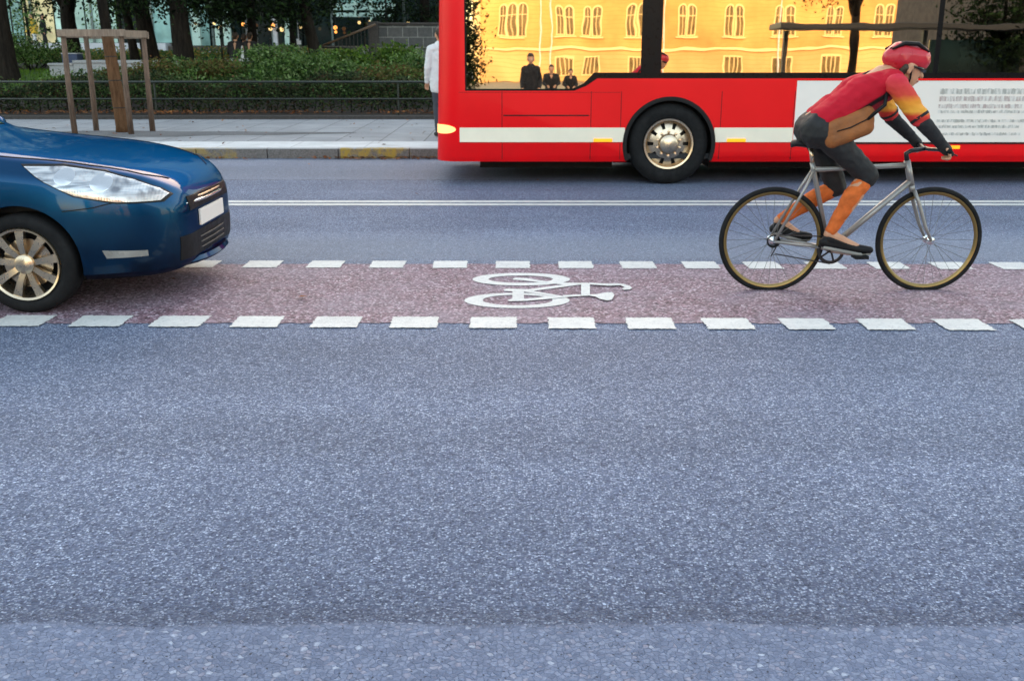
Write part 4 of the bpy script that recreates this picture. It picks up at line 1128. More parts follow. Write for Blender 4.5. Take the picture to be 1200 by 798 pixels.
plate(-0.10, 0.90, 0.800, 0.813, 'flap_slot', M['black'], 0.004); plate(-0.62, 1.26, 0.492, 0.495, 'panel_seam', M['black'], 0.0015); plate(2.45, 3.28, 0.492, 0.495, 'panel_seam', M['black'], 0.0015); plate(-0.62, 1.26, 1.066, 1.069, 'panel_seam', M['black'], 0.0015)
for x in (-0.12, 0.92, 1.27, 2.44, 3.29): plate(x, x + 0.006, 0.30, 1.08, 'panel_seam', M['black'], 0.0015)
amber = emissive('amber_lens', (1.0, 0.36, 0.01), 0.9)
for x, z in ((1.07, 0.52), (2.64, 0.52), (5.17, 0.44)):
    plate(x - 0.11, x + 0.11, z - 0.018, z + 0.02, 'side_marker', amber, 0.014, bev=0.004)
m = MB(); m.box((BXF + 0.5, BN + 0.65, 0.13), (1.25, BN + 2 * W - 0.2, 0.268)); m.box((2.45, BN + 0.65, 0.13), (7.1, BN + 2 * W - 0.2, 0.268)); m.box((8.4, BN + 0.65, 0.13), (BXR - 0.4, BN + 2 * W - 0.2, 0.268)); m.box((1.25, BN + 0.55, 0.2), (2.45, BN + 2 * W - 0.55, 0.268)); m.box((7.1, BN + 0.55, 0.2), (8.4, BN + 2 * W - 0.55, 0.268)); m.build('shading_chassis', M['black'], bus)  # low underbody boxes added to keep light out from under the bus
# interior
m = MB(); m.box((BXF + 0.15, BN + 0.07, 0.30), (BXR - 0.1, BN + 2 * W - 0.07, 0.36)); m.build('floor', M['interior'], bus)
for i, x in enumerate((2.3, 3.2, 4.1, 5.0, 5.9, 6.8, 7.8, 8.8, 9.8)):
    for yy in (BN + 0.15, BN + 2 * W - 1.0):
        m = MB(); m.box((x, yy, 0.72), (x + 0.42, yy + 0.85, 0.82)); m.box((x + 0.38, yy, 0.823), (x + 0.46, yy + 0.85, 1.42)); m.box((x + 0.1, yy + 0.3, 0.36), (x + 0.3, yy + 0.5, 0.718)); m.build('seat', M['seatcloth'], bus, bevel=0.03)
m = MB(); m.box((0.1, BN + 0.25, 0.82), (0.55, BN + 0.8, 0.92)); m.box((0.52, BN + 0.25, 0.923), (0.62, BN + 0.8, 1.55)); m.box((0.2, BN + 0.35, 0.36), (0.5, BN + 0.7, 0.818)); m.build('driver_seat', M['seatcloth'], bus, bevel=0.03)
m = MB(); m.box((BXF + 0.12, BN + 0.1, 0.80), (BXF + 0.5, BN + 2 * W - 0.1, 0.98)); m.build('dashboard', M['interior'], bus, bevel=0.03)
m = MB(); m.lathe([(0.20, -0.012), (0.215, 0.0), (0.20, 0.012), (0.185, 0.0), (0.20, -0.012)], (BXF + 0.62, BN + 0.52, 1.05), 'z', 24); m.build('steering_wheel', M['black'], bus, True)

# ------------------------------------------------------------------ blue car
CY0 = 5.86; CW = 0.875; CC = CY0 + CW
def interp(xs, ys, x):
    if x <= xs[0]: return ys[0]
    if x >= xs[-1]: return ys[-1]
    for i in range(len(xs) - 1):
        if xs[i] <= x <= xs[i + 1]: break
    n = len(xs)
    def slope(k):
        if k == 0: return (ys[1] - ys[0]) / (xs[1] - xs[0])
        if k == n - 1: return (ys[-1] - ys[-2]) / (xs[-1] - xs[-2])
        a = (ys[k] - ys[k - 1]) / (xs[k] - xs[k - 1]); b = (ys[k + 1] - ys[k]) / (xs[k + 1] - xs[k])
        return 0.0 if a * b <= 0 else 2 * a * b / (a + b)
    h = xs[i + 1] - xs[i]; t = (x - xs[i]) / h
    m0, m1 = slope(i) * h, slope(i + 1) * h
    return (2 * t**3 - 3 * t**2 + 1) * ys[i] + (t**3 - 2 * t**2 + t) * m0 + (-2 * t**3 + 3 * t**2) * ys[i + 1] + (t**3 - t**2) * m1
NOSE = -2.05
car = thing('blue_car', 'shiny dark blue hatchback entering the picture from the left over the cycle lane', 'car', (NOSE - 2.15, CC, 0))
#        d = distance behind the nose: half width, sill, shoulder z, roof-edge y fraction, roof-edge z, centre-top z
ST_ = [
    (0.00, 0.44, 0.25, 0.58, 0.74, 0.640, 0.655),
    (0.03, 0.56, 0.22, 0.61, 0.77, 0.685, 0.698),
    (0.10, 0.665, 0.20, 0.66, 0.80, 0.742, 0.757),
    (0.22, 0.755, 0.19, 0.715, 0.83, 0.802, 0.818),
    (0.40, 0.820, 0.185, 0.765, 0.85, 0.850, 0.870),
    (0.65, 0.858, 0.18, 0.815, 0.86, 0.893, 0.918),
    (0.95, 0.873, 0.18, 0.850, 0.86, 0.925, 0.955),
    (1.30, 0.875, 0.18, 0.880, 0.85, 0.962, 0.992),
    (1.58, 0.875, 0.18, 0.900, 0.83, 1.005, 1.035),
    (1.80, 0.875, 0.18, 0.910, 0.78, 1.120, 1.160),
    (2.18, 0.875, 0.18, 0.925, 0.69, 1.350, 1.395),
    (2.48, 0.875, 0.18, 0.935, 0.655, 1.430, 1.480),
    (2.90, 0.875, 0.18, 0.945, 0.645, 1.440, 1.500),
    (3.45, 0.870, 0.18, 0.955, 0.64, 1.410, 1.470),
    (3.80, 0.855, 0.20, 0.965, 0.66, 1.335, 1.395),
    (4.08, 0.825, 0.22, 0.955, 0.70, 1.170, 1.220),
    (4.22, 0.780, 0.26, 0.930, 0.76, 1.020, 1.050),
    (4.28, 0.700, 0.32, 0.880, 0.80, 0.930, 0.945),
]
cols = list(zip(*ST_))
def car_ring(d):
    w, z0, zs, fr_, ze, zt = (interp(cols[0], cols[k], d) for k in range(1, 7))
    pts = [(0, z0), (w * 0.55, z0), (w * 0.86, z0 + 0.005), (w * 0.955, z0 + 0.05), (w * 0.99, z0 + 0.14), (w, z0 + 0.26), (w * 0.998, (z0 + zs) / 2 + 0.10), (w * 0.99, zs - 0.05), (w * 0.965, zs)]
    e = (w * fr_, ze); pts += [(w * 0.965 * 0.75 + e[0] * 0.25, zs * 0.74 + ze * 0.26), (w * 0.965 * 0.5 + e[0] * 0.5, zs * 0.48 + ze * 0.52), (w * 0.965 * 0.22 + e[0] * 0.78, zs * 0.2 + ze * 0.8), e, (e[0] * 0.92, ze + (zt - ze) * 0.35), (e[0] * 0.7, ze + (zt - ze) * 0.72), (e[0] * 0.35, ze + (zt - ze) * 0.95), (0, zt)]
    loop = [(-y, z) for y, z in pts] + [(y, z) for y, z in pts[-2:0:-1]]
    return [(NOSE - d, CC + y, z) for y, z in loop]
ds = [0, 0.012, 0.03, 0.06, 0.10, 0.15, 0.22, 0.3] + [0.4 + 0.1 * i for i in range(39)] + [4.25, 4.28]
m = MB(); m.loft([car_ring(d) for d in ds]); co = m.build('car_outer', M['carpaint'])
cw_x = [NOSE - 0.89, NOSE - 0.89 - 2.56]; CR = 0.305
cuts = []
for wx in cw_x:
    for y0 in (CY0 - 0.2, CC + CW - 0.26):
        c = MB(); c.lathe([(0.0, 0), (0.345, 0), (0.345, 0.46), (0.0, 0.46)], (wx, y0, CR + 0.012), 'y', 48); cuts.append(c.build('c', M['black']))
big = inflate(dupe(co, 'big'), 0.005)
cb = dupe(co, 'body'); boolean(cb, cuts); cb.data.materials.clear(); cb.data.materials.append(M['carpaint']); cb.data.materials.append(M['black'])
bv = bmesh.new(); bv.from_mesh(co.data); tr_ = BVHTree.FromBMesh(bv); bv.free()
for p in cb.data.polygons: p.material_index = 1 if tr_.find_nearest(p.center)[3] > 0.008 else 0
finish(cb, car, True, 40)
for c in cuts: remove(c)
for y in (CY0, CC + CW): pass
def sides(poly, name, mat, near=True, far=True, ysplit=0.30, sm=True):
    out = []
    if near: out.append(chunk(big, MB().prism(poly, 'y', CY0 - 0.3, CC - ysplit), name, mat, car, sm, 40))
    if far: out.append(chunk(big, MB().prism(poly, 'y', CC + ysplit, CC + CW + 0.3), name, mat, car, sm, 40))
    return out
def lens_mat():
    t = NT('headlight_lens'); o = t.obj(); sp = t.n('SeparateXYZ'); t.l(o, sp.inputs[0])
    mp = t.n('Mapping'); mp.inputs['Rotation'].default_value = (0, -0.25, 0); mp.inputs['Scale'].default_value = (4, 4, 34); t.l(o, mp.inputs[0])
    n = t.noise(mp.outputs[0], 1.0, 3); b = t.noise(o, 9, 2)
    c = t.ramp(n, [(0.28, (0.16, 0.18, 0.21)), (0.42, (0.52, 0.54, 0.57)), (0.56, (0.80, 0.80, 0.80)), (0.72, (0.60, 0.63, 0.68))])
    c = t.mix(t.maprange(b, 0.52, 0.68), c, (0.20, 0.21, 0.24))
    c = t.mix(t.maprange(sp.outputs[2], 0.66, 0.73, 0.8, 0.0), c, (0.62, 0.50, 0.40))
    flute = t.math('SINE', t.math('MULTIPLY', sp.outputs[0], 420.0))
    p = t.principled(Base_Color=c, Roughness=0.16, Metallic=0.5); p.inputs['Coat Weight'].default_value = 1.0; p.inputs['Coat Roughness'].default_value = 0.02
    t.l(t.bump(t.math('ADD', t.math('MULTIPLY', flute, 0.3), n), 0.35, 0.004), p.inputs['Normal'])
    return t.m
N = NOSE
HLP = [(N - 0.84, 0.885), (N - 0.62, 0.882), (N - 0.40, 0.845), (N - 0.24, 0.792), (N - 0.12, 0.732), (N - 0.075, 0.695), (N - 0.10, 0.665), (N - 0.32, 0.672), (N - 0.54, 0.715), (N - 0.71, 0.80)]
HL = sides(HLP, 'headlight', lens_mat(), ysplit=0.47)
def on_lens(cx, cz, r, d, name, mat):
    b2 = inflate(dupe(co, 'b2'), d)
    q = [(cx + r * 1.15 * math.cos(2 * PI * i / 28), cz + r * math.sin(2 * PI * i / 28)) for i in range(28)]
    for h, yr in zip(HL, ((CY0 - 0.3, CC - 0.47), (CC + 0.47, CC + CW + 0.3))):
        chunk(b2, MB().prism(q, 'y', *yr), name, mat, h, True, 40)
    remove(b2)
rim_ = inflate(dupe(co, 'rim_'), 0.0035); cxm = sum(a for a, b in HLP) / len(HLP); czm = sum(b for a, b in HLP) / len(HLP)
q_ = [(a + (a - cxm) * 0.05, b + (b - czm) * 0.11) for a, b in HLP]
for yr in ((CY0 - 0.3, CC - 0.455), (CC + 0.455, CC + CW + 0.3)): chunk(rim_, MB().prism(q_, 'y', *yr), 'headlight_seal', M['black'], car, True, 40)
remove(rim_)
on_lens(N - 0.60, 0.825, 0.048, 0.0062, 'lamp_reflector', M['chrome']); on_lens(N - 0.40, 0.785, 0.05, 0.0062, 'lamp_reflector', M['chrome'])
def strip(pts, w, name, axis='y'):
    up = [(a, b + w) for a, b in pts]; q = pts + up[::-1]
    if axis == 'y':
        for yr in ((CY0 - 0.3, CC - 0.30), (CC + 0.30, CC + CW + 0.3)): chunk(big, MB().prism(q, 'y', *yr), name, M['black'], car)
    else: chunk(big, MB().prism(q, 'z', 0.6, 1.3), name, M['black'], car)
strip([(N - 0.33, 0.668), (N - 0.45, 0.640), (N - 0.62, 0.622)], 0.006, 'bumper_seam')
for sg in (-1, 1): strip([(N - 1.58, CC + sg * 0.735), (N - 0.95, CC + sg * 0.725), (N - 0.5, CC + sg * 0.67), (N - 0.22, CC + sg * 0.56), (N - 0.12, CC + sg * 0.40)], 0.006, 'bonnet_seam', 'z')
strip([(N - 0.12, CC - 0.40), (N - 0.075, CC - 0.2), (N - 0.07, CC), (N - 0.075, CC + 0.2), (N - 0.12, CC + 0.40)], 0.001, 'bonnet_seam', 'z') if False else None
bulb = emissive('headlamp_reflector', (0.9, 0.88, 0.8), 0.25)
FOG = [(N - 0.42, 0.385), (N - 0.18, 0.37), (N - 0.18, 0.335), (N - 0.40, 0.335)]
sides(FOG, 'fog_lamp', simple('grey_lamp', (0.25, 0.24, 0.22), 0.3), ysplit=0.42)
GR = MB().box((N - 0.25, CC - 0.42, 0.565), (N + 0.1, CC + 0.42, 0.655)); chunk(big, GR, 'grille', M['black'], car, True, 40)
GR = MB().box((N - 0.25, CC - 0.56, 0.27), (N + 0.1, CC + 0.56, 0.42)); chunk(big, GR, 'lower_grille', M['black'], car, True, 40)
m = MB(); m.box((N + 0.002, CC - 0.26, 0.445), (N + 0.018, CC + 0.26, 0.55)); m.build('number_plate', M['adwhite'], car, bevel=0.004)
m = MB(); m.tube([(N - 0.02, CC - 0.44, 0.612), (N + 0.015, CC - 0.2, 0.612), (N + 0.018, CC, 0.612), (N + 0.015, CC + 0.2, 0.612), (N - 0.02, CC + 0.44, 0.612)], 0.010, 8); m.build('grille_bar', M['chrome'], car, True)
m = MB(); m.tube([(N - 0.03, CC - 0.42, 0.636), (N + 0.008, CC - 0.2, 0.636), (N + 0.012, CC, 0.636), (N + 0.008, CC + 0.2, 0.636), (N - 0.03, CC + 0.42, 0.636)], 0.006, 8); m.build('grille_bar', M['alu'], car, True)
for z in (0.30, 0.335, 0.37):
    m = MB(); m.tube([(N - 0.10, CC - 0.52, z), (N + 0.006, CC - 0.25, z), (N + 0.012, CC, z), (N + 0.006, CC + 0.25, z), (N - 0.10, CC + 0.52, z)], 0.006, 6); m.build('lower_bar', simple('dark_grey_plastic', (0.03, 0.03, 0.032), 0.5), car, True)
m = MB(); rings = []
for i in range(13):
    a = -1 + 2 * i / 12; y = CC + a * 0.70; x = N + 0.045 - 0.30 * abs(a) ** 2.6
    rings.append([(x - 0.10, y, 0.205), (x, y, 0.215), (x + 0.012, y, 0.23), (x - 0.005, y, 0.255), (x - 0.10, y, 0.25)])
m.loft(rings); m.build('front_lip', M['carpaint'], car, True, angle=40)
# glass
SW = [(N - 1.88, 0.985), (N - 2.62, 1.01), (N - 2.62, 1.395), (N - 2.44, 1.37), (N - 2.16, 1.27)]
SW2 = [(N - 2.69, 1.01), (N - 3.40, 1.03), (N - 3.54, 1.10), (N - 3.44, 1.345), (N - 3.05, 1.395), (N - 2.69, 1.396)]
for q in (SW, SW2): sides(q, 'side_window', M['carglass'], sm=True)
dark_under = simple('dark_glass_pane', (0.006, 0.007, 0.008), 0.06, var=0.1)
chunk(big, MB().prism([(N - 1.61, 1.03), (N - 1.63, 1.2), (N - 2.25, 1.56), (N - 2.33, 1.43)], 'y', CC - 0.60, CC + 0.60), 'windscreen', dark_under, car, True, 40)
chunk(big, MB().prism([(N - 4.19, 1.06), (N - 3.82, 1.36), (N - 3.88, 1.6), (N - 4.5, 1.2)], 'y', CC - 0.54, CC + 0.54), 'rear_window', dark_under, car, True, 40)
for x in (N - 1.70, N - 2.655, N - 3.32):
    sides([(x, 0.26), (x + 0.006, 0.26), (x + 0.006, 0.93), (x, 0.93)], 'door_seam', M['black'], ysplit=0.6)
for x in (N - 2.45, N - 3.2):
    for s in (-1, 1):
        m = MB(); y = CC + s * (CW + 0.012); m.tube([(x - 0.09, y - s * 0.02, 0.86), (x - 0.07, y, 0.862), (x + 0.07, y, 0.862), (x + 0.09, y - s * 0.02, 0.86)], 0.012, 8); m.build('door_handle', M['carpaint'], car, True)
for s in (-1, 1):
    m = MB(); c = Vector((N - 1.85, CC + s * (CW + 0.09), 1.0)); m.ball(c, (0.06, 0.10, 0.07), 14, 9); m.tube([c + Vector((0, -s * 0.08, -0.02)), c + Vector((0, -s * 0.17, -0.05))], 0.02, 8); m.build('mirror', M['carpaint'], car, True)
    m = MB(); m.box((N - 4.27, CC + s * 0.70 - 0.07, 0.72), (N - 4.14, CC + s * 0.70 + 0.07, 0.96)); m.build('tail_light', simple('red_lens', (0.35, 0.01, 0.01), 0.15), car, bevel=0.02)
def car_wheel(wx, s):
    yo = CC + s * (CW - 0.015)
    m = MB(); m.lathe([(0.222, -s * 0.02), (0.228, 0), (0.262, s * 0.006), (0.292, -s * 0.006), (0.305, -s * 0.035), (0.305, -s * 0.17), (0.285, -s * 0.2), (0.22, -s * 0.2)], (wx, yo, CR), 'y', 48); ty = m.build('wheel', M['rubber'], car, True)
    m = MB(); m.lathe([(0.224, -s * 0.015), (0.218, s * 0.004), (0.205, -s * 0.004), (0.198, -s * 0.06), (0.198, -s * 0.16)], (wx, yo, CR), 'y', 48)
    for i in range(9):
        a = 2 * PI * i / 9 + 0.2
        d = Vector((math.cos(a), 0, math.sin(a))); t_ = Vector((-math.sin(a), 0, math.cos(a))); c = Vector((wx, yo, CR)); k = len(m.v)
        for r, w_, dep in ((0.045, 0.016, 0.022), (0.12, 0.019, 0.004), (0.205, 0.027, 0.010)):
            for sg, dd in ((-1, dep), (1, dep), (1, dep + 0.03), (-1, dep + 0.03)):
                m.v.append(c + d * r + t_ * (w_ * sg) + Vector((0, -s * dd, 0)))
        for q in range(2):
            for j in range(4):
                a_ = k + q * 4 + j; b_ = k + q * 4 + (j + 1) % 4; m.face((a_, b_, b_ + 4, a_ + 4))
    m.lathe([(0.06, -s * 0.03), (0.058, -s * 0.01), (0.035, s * 0.002), (0, s * 0.004)], (wx, yo, CR), 'y', 24)
    m.build('rim', M['carrim'], ty, True, angle=35)
    m = MB(); m.lathe([(0.15, -s * 0.07), (0.0, -s * 0.07)], (wx, yo, CR), 'y', 28); m.build('brake_disc', M['alu'], ty)
    m = MB(); m.lathe([(0.197, -s * 0.13), (0.0, -s * 0.13)], (wx, yo, CR), 'y', 28); m.build('wheel_back', M['black'], ty)
    
for wx in cw_x:
    for s in (-1, 1): car_wheel(wx, s)
remove(co); remove(big)

# ------------------------------------------------------------------ people
def hand(parts, wrist, d, up, s=1.0, side=1, curl=0.5):
    """palm and five bent fingers"""
    d = Vector(d).normalized(); up = Vector(up); up = (up - d * up.dot(d)).normalized(); lat = d.cross(up) * side
    w = Vector(wrist)
    parts.append((w, w + d * 0.03 * s, 0.026 * s, 0.03 * s)); 
    for k in (-1, 0, 1): parts.append((w + d * 0.02 * s + lat * 0.012 * k * s, w + d * 0.08 * s + lat * 0.022 * k * s, 0.016 * s, 0.015 * s))
    for i, ln in enumerate((0.066, 0.076, 0.07, 0.055)):
        b = w + d * 0.085 * s + lat * (-0.03 + 0.02 * i) * s; c1 = b + (d * math.cos(curl) - up * math.sin(curl)) * ln * 0.5 * s
        c2 = c1 + (d * math.cos(curl * 2.4) - up * math.sin(curl * 2.4)) * ln * 0.5 * s
        parts.append((b, c1, 0.0095 * s, 0.009 * s)); parts.append((c1, c2, 0.009 * s, 0.0075 * s))
    b = w + d * 0.025 * s - lat * 0.028 * s; c1 = b + (d * 0.7 - lat * 0.6 - up * 0.2).normalized() * 0.035 * s
    parts.append((b, c1, 0.013 * s, 0.011 * s)); parts.append((c1, c1 + (d * 0.85 - up * 0.4).normalized() * 0.03 * s, 0.011 * s, 0.009 * s))

def head_parts(c, f, s=1.0):
    """head with brow, nose, chin, ears; f = facing direction"""
    c = Vector(c); f = Vector(f).normalized(); r = f.cross(Vector((0, 0, 1))).normalized(); u = r.cross(f)
    P_ = lambda a, b, z: c + f * a * s + r * b * s + u * z * s
    out = [(P_(-0.015, 0, 0.03), P_(0.012, 0, 0.025), 0.088 * s, 0.084 * s), (P_(0.035, 0, -0.045), P_(0.045, 0, -0.075), 0.058 * s, 0.040 * s), (P_(0.03, 0, 0.0), P_(0.03, 0, -0.04), 0.07 * s, 0.062 * s),
           (P_(0.092, 0, 0.005), P_(0.112, 0, -0.025), 0.010 * s, 0.015 * s), (P_(0.085, 0, -0.06), P_(0.08, 0, -0.066), 0.018 * s, 0.018 * s)]
    for b in (-1, 1): out += [(P_(-0.005, b * 0.082, 0.012), P_(-0.008, b * 0.085, -0.025), 0.020 * s, 0.014 * s), (P_(0.078, b * 0.032, 0.022), P_(0.075, b * 0.045, 0.02), 0.016 * s, 0.014 * s)]
    return out, P_

def face_bits(t, P_, s=1.0):
    ew = simple('eye_white', (0.7, 0.68, 0.65), 0.3); ed = simple('iris', (0.02, 0.014, 0.01), 0.2)
    m = MB()
    for b in (-1, 1): m.ball(P_(0.084, b * 0.033, 0.008), 0.0125 * s, 10, 8)
    e = m.build('eyes', ew, t, True)
    m = MB()
    for b in (-1, 1): m.ball(P_(0.0935, b * 0.033, 0.008), 0.0055 * s, 8, 6)
    m.build('pupils', ed, e, True)
    m = MB(); m.tube([P_(0.086, -0.022, -0.062), P_(0.099, 0, -0.060), P_(0.086, 0.022, -0.062)], [0.004 * s, 0.007 * s, 0.004 * s], 6); m.build('mouth', simple('lips', (0.35, 0.12, 0.10), 0.5), t, True)

def standing(name, label, base, face_ang, top_mat, leg_mat, hair_mat='hair', h=1.72, group=None, voxel=0.012, stride=0.12, arm_bend=0.15, coat=0.0, face=True):
    s = h / 1.72; b = Vector(base); t = thing(name, label, 'person', b, group)
    f = Vector((math.cos(face_ang), math.sin(face_ang), 0)); r = Vector((f.y, -f.x, 0)); u = Vector((0, 0, 1))
    Q = lambda a, l, z: b + (f * a + r * l + u * z) * s
    bodyp = []; hd, P_ = head_parts(Q(0.02, 0, 1.60), f, s); bodyp += hd
    bodyp += [(Q(0, 0, 1.40), Q(0.01, 0, 1.56), 0.058 * s, 0.055 * s), (Q(0, -0.12, 1.38), Q(0, 0.12, 1.38), 0.075 * s, 0.075 * s), (Q(0, 0, 1.35), Q(0, 0, 0.98), 0.12 * s, 0.12 * s)]
    top = [(Q(0.015, 0, 1.40), Q(0.015, 0, 0.95), 0.128 * s, 0.13 * s), (Q(0, -0.13, 1.385), Q(0, 0.13, 1.385), 0.085 * s, 0.085 * s), (Q(0.01, -0.07, 1.28), Q(0, -0.06, 1.02), 0.125 * s, 0.12 * s), (Q(0.01, 0.07, 1.28), Q(0, 0.06, 1.02), 0.125 * s, 0.12 * s), (Q(0, -0.06, 1.0), Q(0, -0.07, 0.90 - coat), 0.13 * s, 0.135 * s), (Q(0, 0.06, 1.0), Q(0, 0.07, 0.90 - coat), 0.13 * s, 0.135 * s)]
    legs = [(Q(0, -0.07, 0.95), Q(0, 0.07, 0.95), 0.115 * s, 0.115 * s)]; shoes = []
    for sd in (-1, 1):
        st_ = stride * sd
        sh, el, wr = Q(0, sd * 0.185, 1.385), Q(-0.02 - st_ * 0.5, sd * 0.235, 1.10), Q(arm_bend - st_, sd * 0.22, 0.86 + arm_bend * 0.4)
        top += [(sh, el, 0.062 * s, 0.052 * s), (el, wr, 0.052 * s, 0.042 * s)]
        bodyp += [(sh, el, 0.045 * s, 0.04 * s), (el, wr, 0.038 * s, 0.028 * s)]; hand(bodyp, wr, (wr - el), f, s, sd, 0.35)
        hp, kn, an = Q(0, sd * 0.09, 0.93), Q(st_ * 0.6 + 0.03, sd * 0.095, 0.50), Q(st_ * 1.1 - 0.03, sd * 0.10, 0.09)
        legs += [(hp, kn, 0.095 * s, 0.066 * s), (kn, an, 0.066 * s, 0.050 * s)]; bodyp += [(hp, kn, 0.07 * s, 0.05 * s), (kn, an, 0.05 * s, 0.035 * s)]
        shoes += [(an + Vector((0, 0, -0.045 * s)) - f * 0.02, an + f * 0.15 * s + Vector((0, 0, -0.055 * s)), 0.042 * s, 0.034 * s)]
    body = melt('body', bodyp, M['skin'], t, voxel * 0.8)
    melt('jacket', top, top_mat, t, voxel, fold=0.012, fscale=(7, 7, 9)); melt('trousers', legs, leg_mat, t, voxel, fold=0.009, fscale=(9, 9, 10)); [melt('shoe', [q], M['dark_cloth'], t, voxel * 0.7) for q in shoes]
    melt('hair', [(P_(-0.03, 0, 0.045), P_(0.0, 0, 0.06), 0.092 * s, 0.085 * s), (P_(-0.06, 0, 0.01), P_(-0.05, 0, -0.05), 0.07 * s, 0.055 * s), (P_(0.04, 0, 0.085), P_(-0.02, 0, 0.09), 0.05 * s, 0.06 * s)], M[hair_mat], t, voxel * 0.8)
    if face: face_bits(t, P_, s)
    return t

standing('person', 'pedestrian in a white jacket on the pavement beside the bus front', (gx(518.5, 17.0), 17.0, 0.15), PI * 0.62, M['white_cloth'], M['denim'], h=1.74, coat=0.10, arm_bend=0.06, stride=0.05)
x = gx(57.5, 45); standing('person', 'distant walker in dark clothes before the mint glass front', (x, 45, 1.43), 0.2, M['dark_cloth'], M['dark_cloth'], h=1.55, voxel=0.02, face=False)
x = gx(46.5, 44); standing('person', 'distant walker in a yellow top and white trousers', (x, 44, 1.43), PI, M['yellow_cloth'], M['white_cloth'], h=1.55, voxel=0.02, face=False)
standing('person', 'person in dark clothes mirrored as a silhouette in the bus window', (0.45, -0.75, 0.0), PI / 2, M['dark_cloth'], M['dark_cloth'], h=1.66, voxel=0.016, stride=0.03)
def seated(label, base, seat_h, top_mat, leg_mat, h=1.7, face_ang=PI / 2, lean=0.1):
    s = h / 1.72; b = Vector(base); t = thing('person', label, 'person', b, 'people seated in the park')
    f = Vector((math.cos(face_ang), math.sin(face_ang), 0)); r = Vector((f.y, -f.x, 0)); u = Vector((0, 0, 1))
    Q = lambda a, l, z: b + f * a * s + r * l * s + u * (seat_h + z * s)
    hd, P_ = head_parts(Q(lean + 0.03, 0, 0.76), f, s)
    bodyp = hd + [(Q(lean * 0.8, 0, 0.55), Q(lean, 0, 0.7), 0.057 * s, 0.055 * s), (Q(0, 0, 0.1), Q(lean * 0.8, 0, 0.5), 0.11 * s, 0.11 * s)]
    top = [(Q(0, -0.06, 0.12), Q(lean * 0.8, -0.08, 0.46), 0.135 * s, 0.125 * s), (Q(0, 0.06, 0.12), Q(lean * 0.8, 0.08, 0.46), 0.135 * s, 0.125 * s), (Q(lean * .8, -0.13, 0.54), Q(lean * .8, 0.13, 0.54), 0.085 * s, 0.085 * s)]
    legs = [(Q(0, -0.08, 0.1), Q(0, 0.08, 0.1), 0.125 * s, 0.125 * s)]; sh = []
    for sd in (-1, 1):
        a0, a1, a2 = Q(lean * .8, sd * 0.19, 0.54), Q(lean * .5 + 0.08, sd * 0.25, 0.28), Q(0.36, sd * 0.14, 0.22)
        top += [(a0, a1, 0.06 * s, 0.052 * s), (a1, a2, 0.05 * s, 0.042 * s)]; bodyp += [(a0, a1, .04, .04), (a1, a2, .035, .028)]; hand(bodyp, a2, a2 - a1, u, s, sd)
        kn = Q(0.45, sd * 0.11, 0.09); an = Vector((0, 0, 0)) + Q(0.42, sd * 0.11, 0); an.z = b.z + 0.09
        legs += [(Q(0, sd * 0.09, 0.09), kn, 0.09 * s, 0.066 * s), (kn, an, 0.066 * s, 0.05 * s)]; bodyp += [(Q(0, sd * 0.09, 0.09), kn, 0.07 * s, 0.05 * s), (kn, an, 0.045, 0.035)]
        sh.append((an + Vector((0, 0, -0.045)), an + f * 0.15 + Vector((0, 0, -0.05)), 0.042, 0.034))
    melt('body', bodyp, M['skin'], t, 0.012); melt('jacket', top, top_mat, t, 0.016); melt('trousers', legs, leg_mat, t, 0.016); [melt('shoe', [q], M['dark_cloth'], t, 0.012) for q in sh]
    melt('hair', [(P_(-0.03, 0, 0.045), P_(0.0, 0, 0.06), 0.092 * s, 0.085 * s), (P_(-0.06, 0, 0.01), P_(-0.05, 0, -0.06), 0.07 * s, 0.055 * s)], M['hair'], t, 0.012)
D = 30.0; bx = gx(278, D); bz = tz(bx, D)
bn = thing('park_bench', 'grey stone bench carrying the seated people', 'bench', (gx(283, D), D, bz))
m = MB(); m.box((gx(271, D), D - 0.25, bz + 0.30), (gx(300, D), D + 0.25, bz + 0.40)); m.build('seat', M['granite'], bn, bevel=0.015)
for px in (275, 296):
    m = MB(); m.box((gx(px, D) - 0.07, D - 0.2, bz - 0.05), (gx(px, D) + 0.07, D + 0.2, bz + 0.297)); m.build('leg', M['darkgranite'], bn, bevel=0.01)
seated('person in black seen from behind on the park bench', (gx(279, D), D, bz), 0.30, M['dark_cloth'], M['dark_cloth'], 1.6)
seated('person in a white shirt seated on the park bench', (gx(288.5, D), D + 0.05, bz), 0.30, M['white_cloth'], M['dark_cloth'], 1.5)
seated('dark dressed person at the right end of the park bench', (gx(295.5, D), D, bz), 0.30, M['dark_cloth'], M['denim'], 1.6)

nb = thing('street_bench', 'bench mirrored low in the driver side window of the bus', 'bench', (1.5, -9, 0.13))
m = MB(); m.box((0.9, -9.25, 0.53), (2.3, -8.8, 0.58)); m.build('seat', M['plank'], nb, bevel=0.01)
for x in (1.0, 2.14):
    m = MB(); m.box((x, -9.2, 0.13), (x + 0.06, -8.85, 0.528)); m.build('leg', M['iron'], nb)
seated('onlooker in dark clothes seated at the left, mirrored low in the bus window', (1.25, -9.02, 0.13), 0.45, M['dark_cloth'], M['dark_cloth'], 1.7)
seated('shorter dark onlooker seated at the right, mirrored low in the bus window', (1.85, -9.02, 0.13), 0.45, M['dark_cloth'], M['dark_cloth'], 1.5)
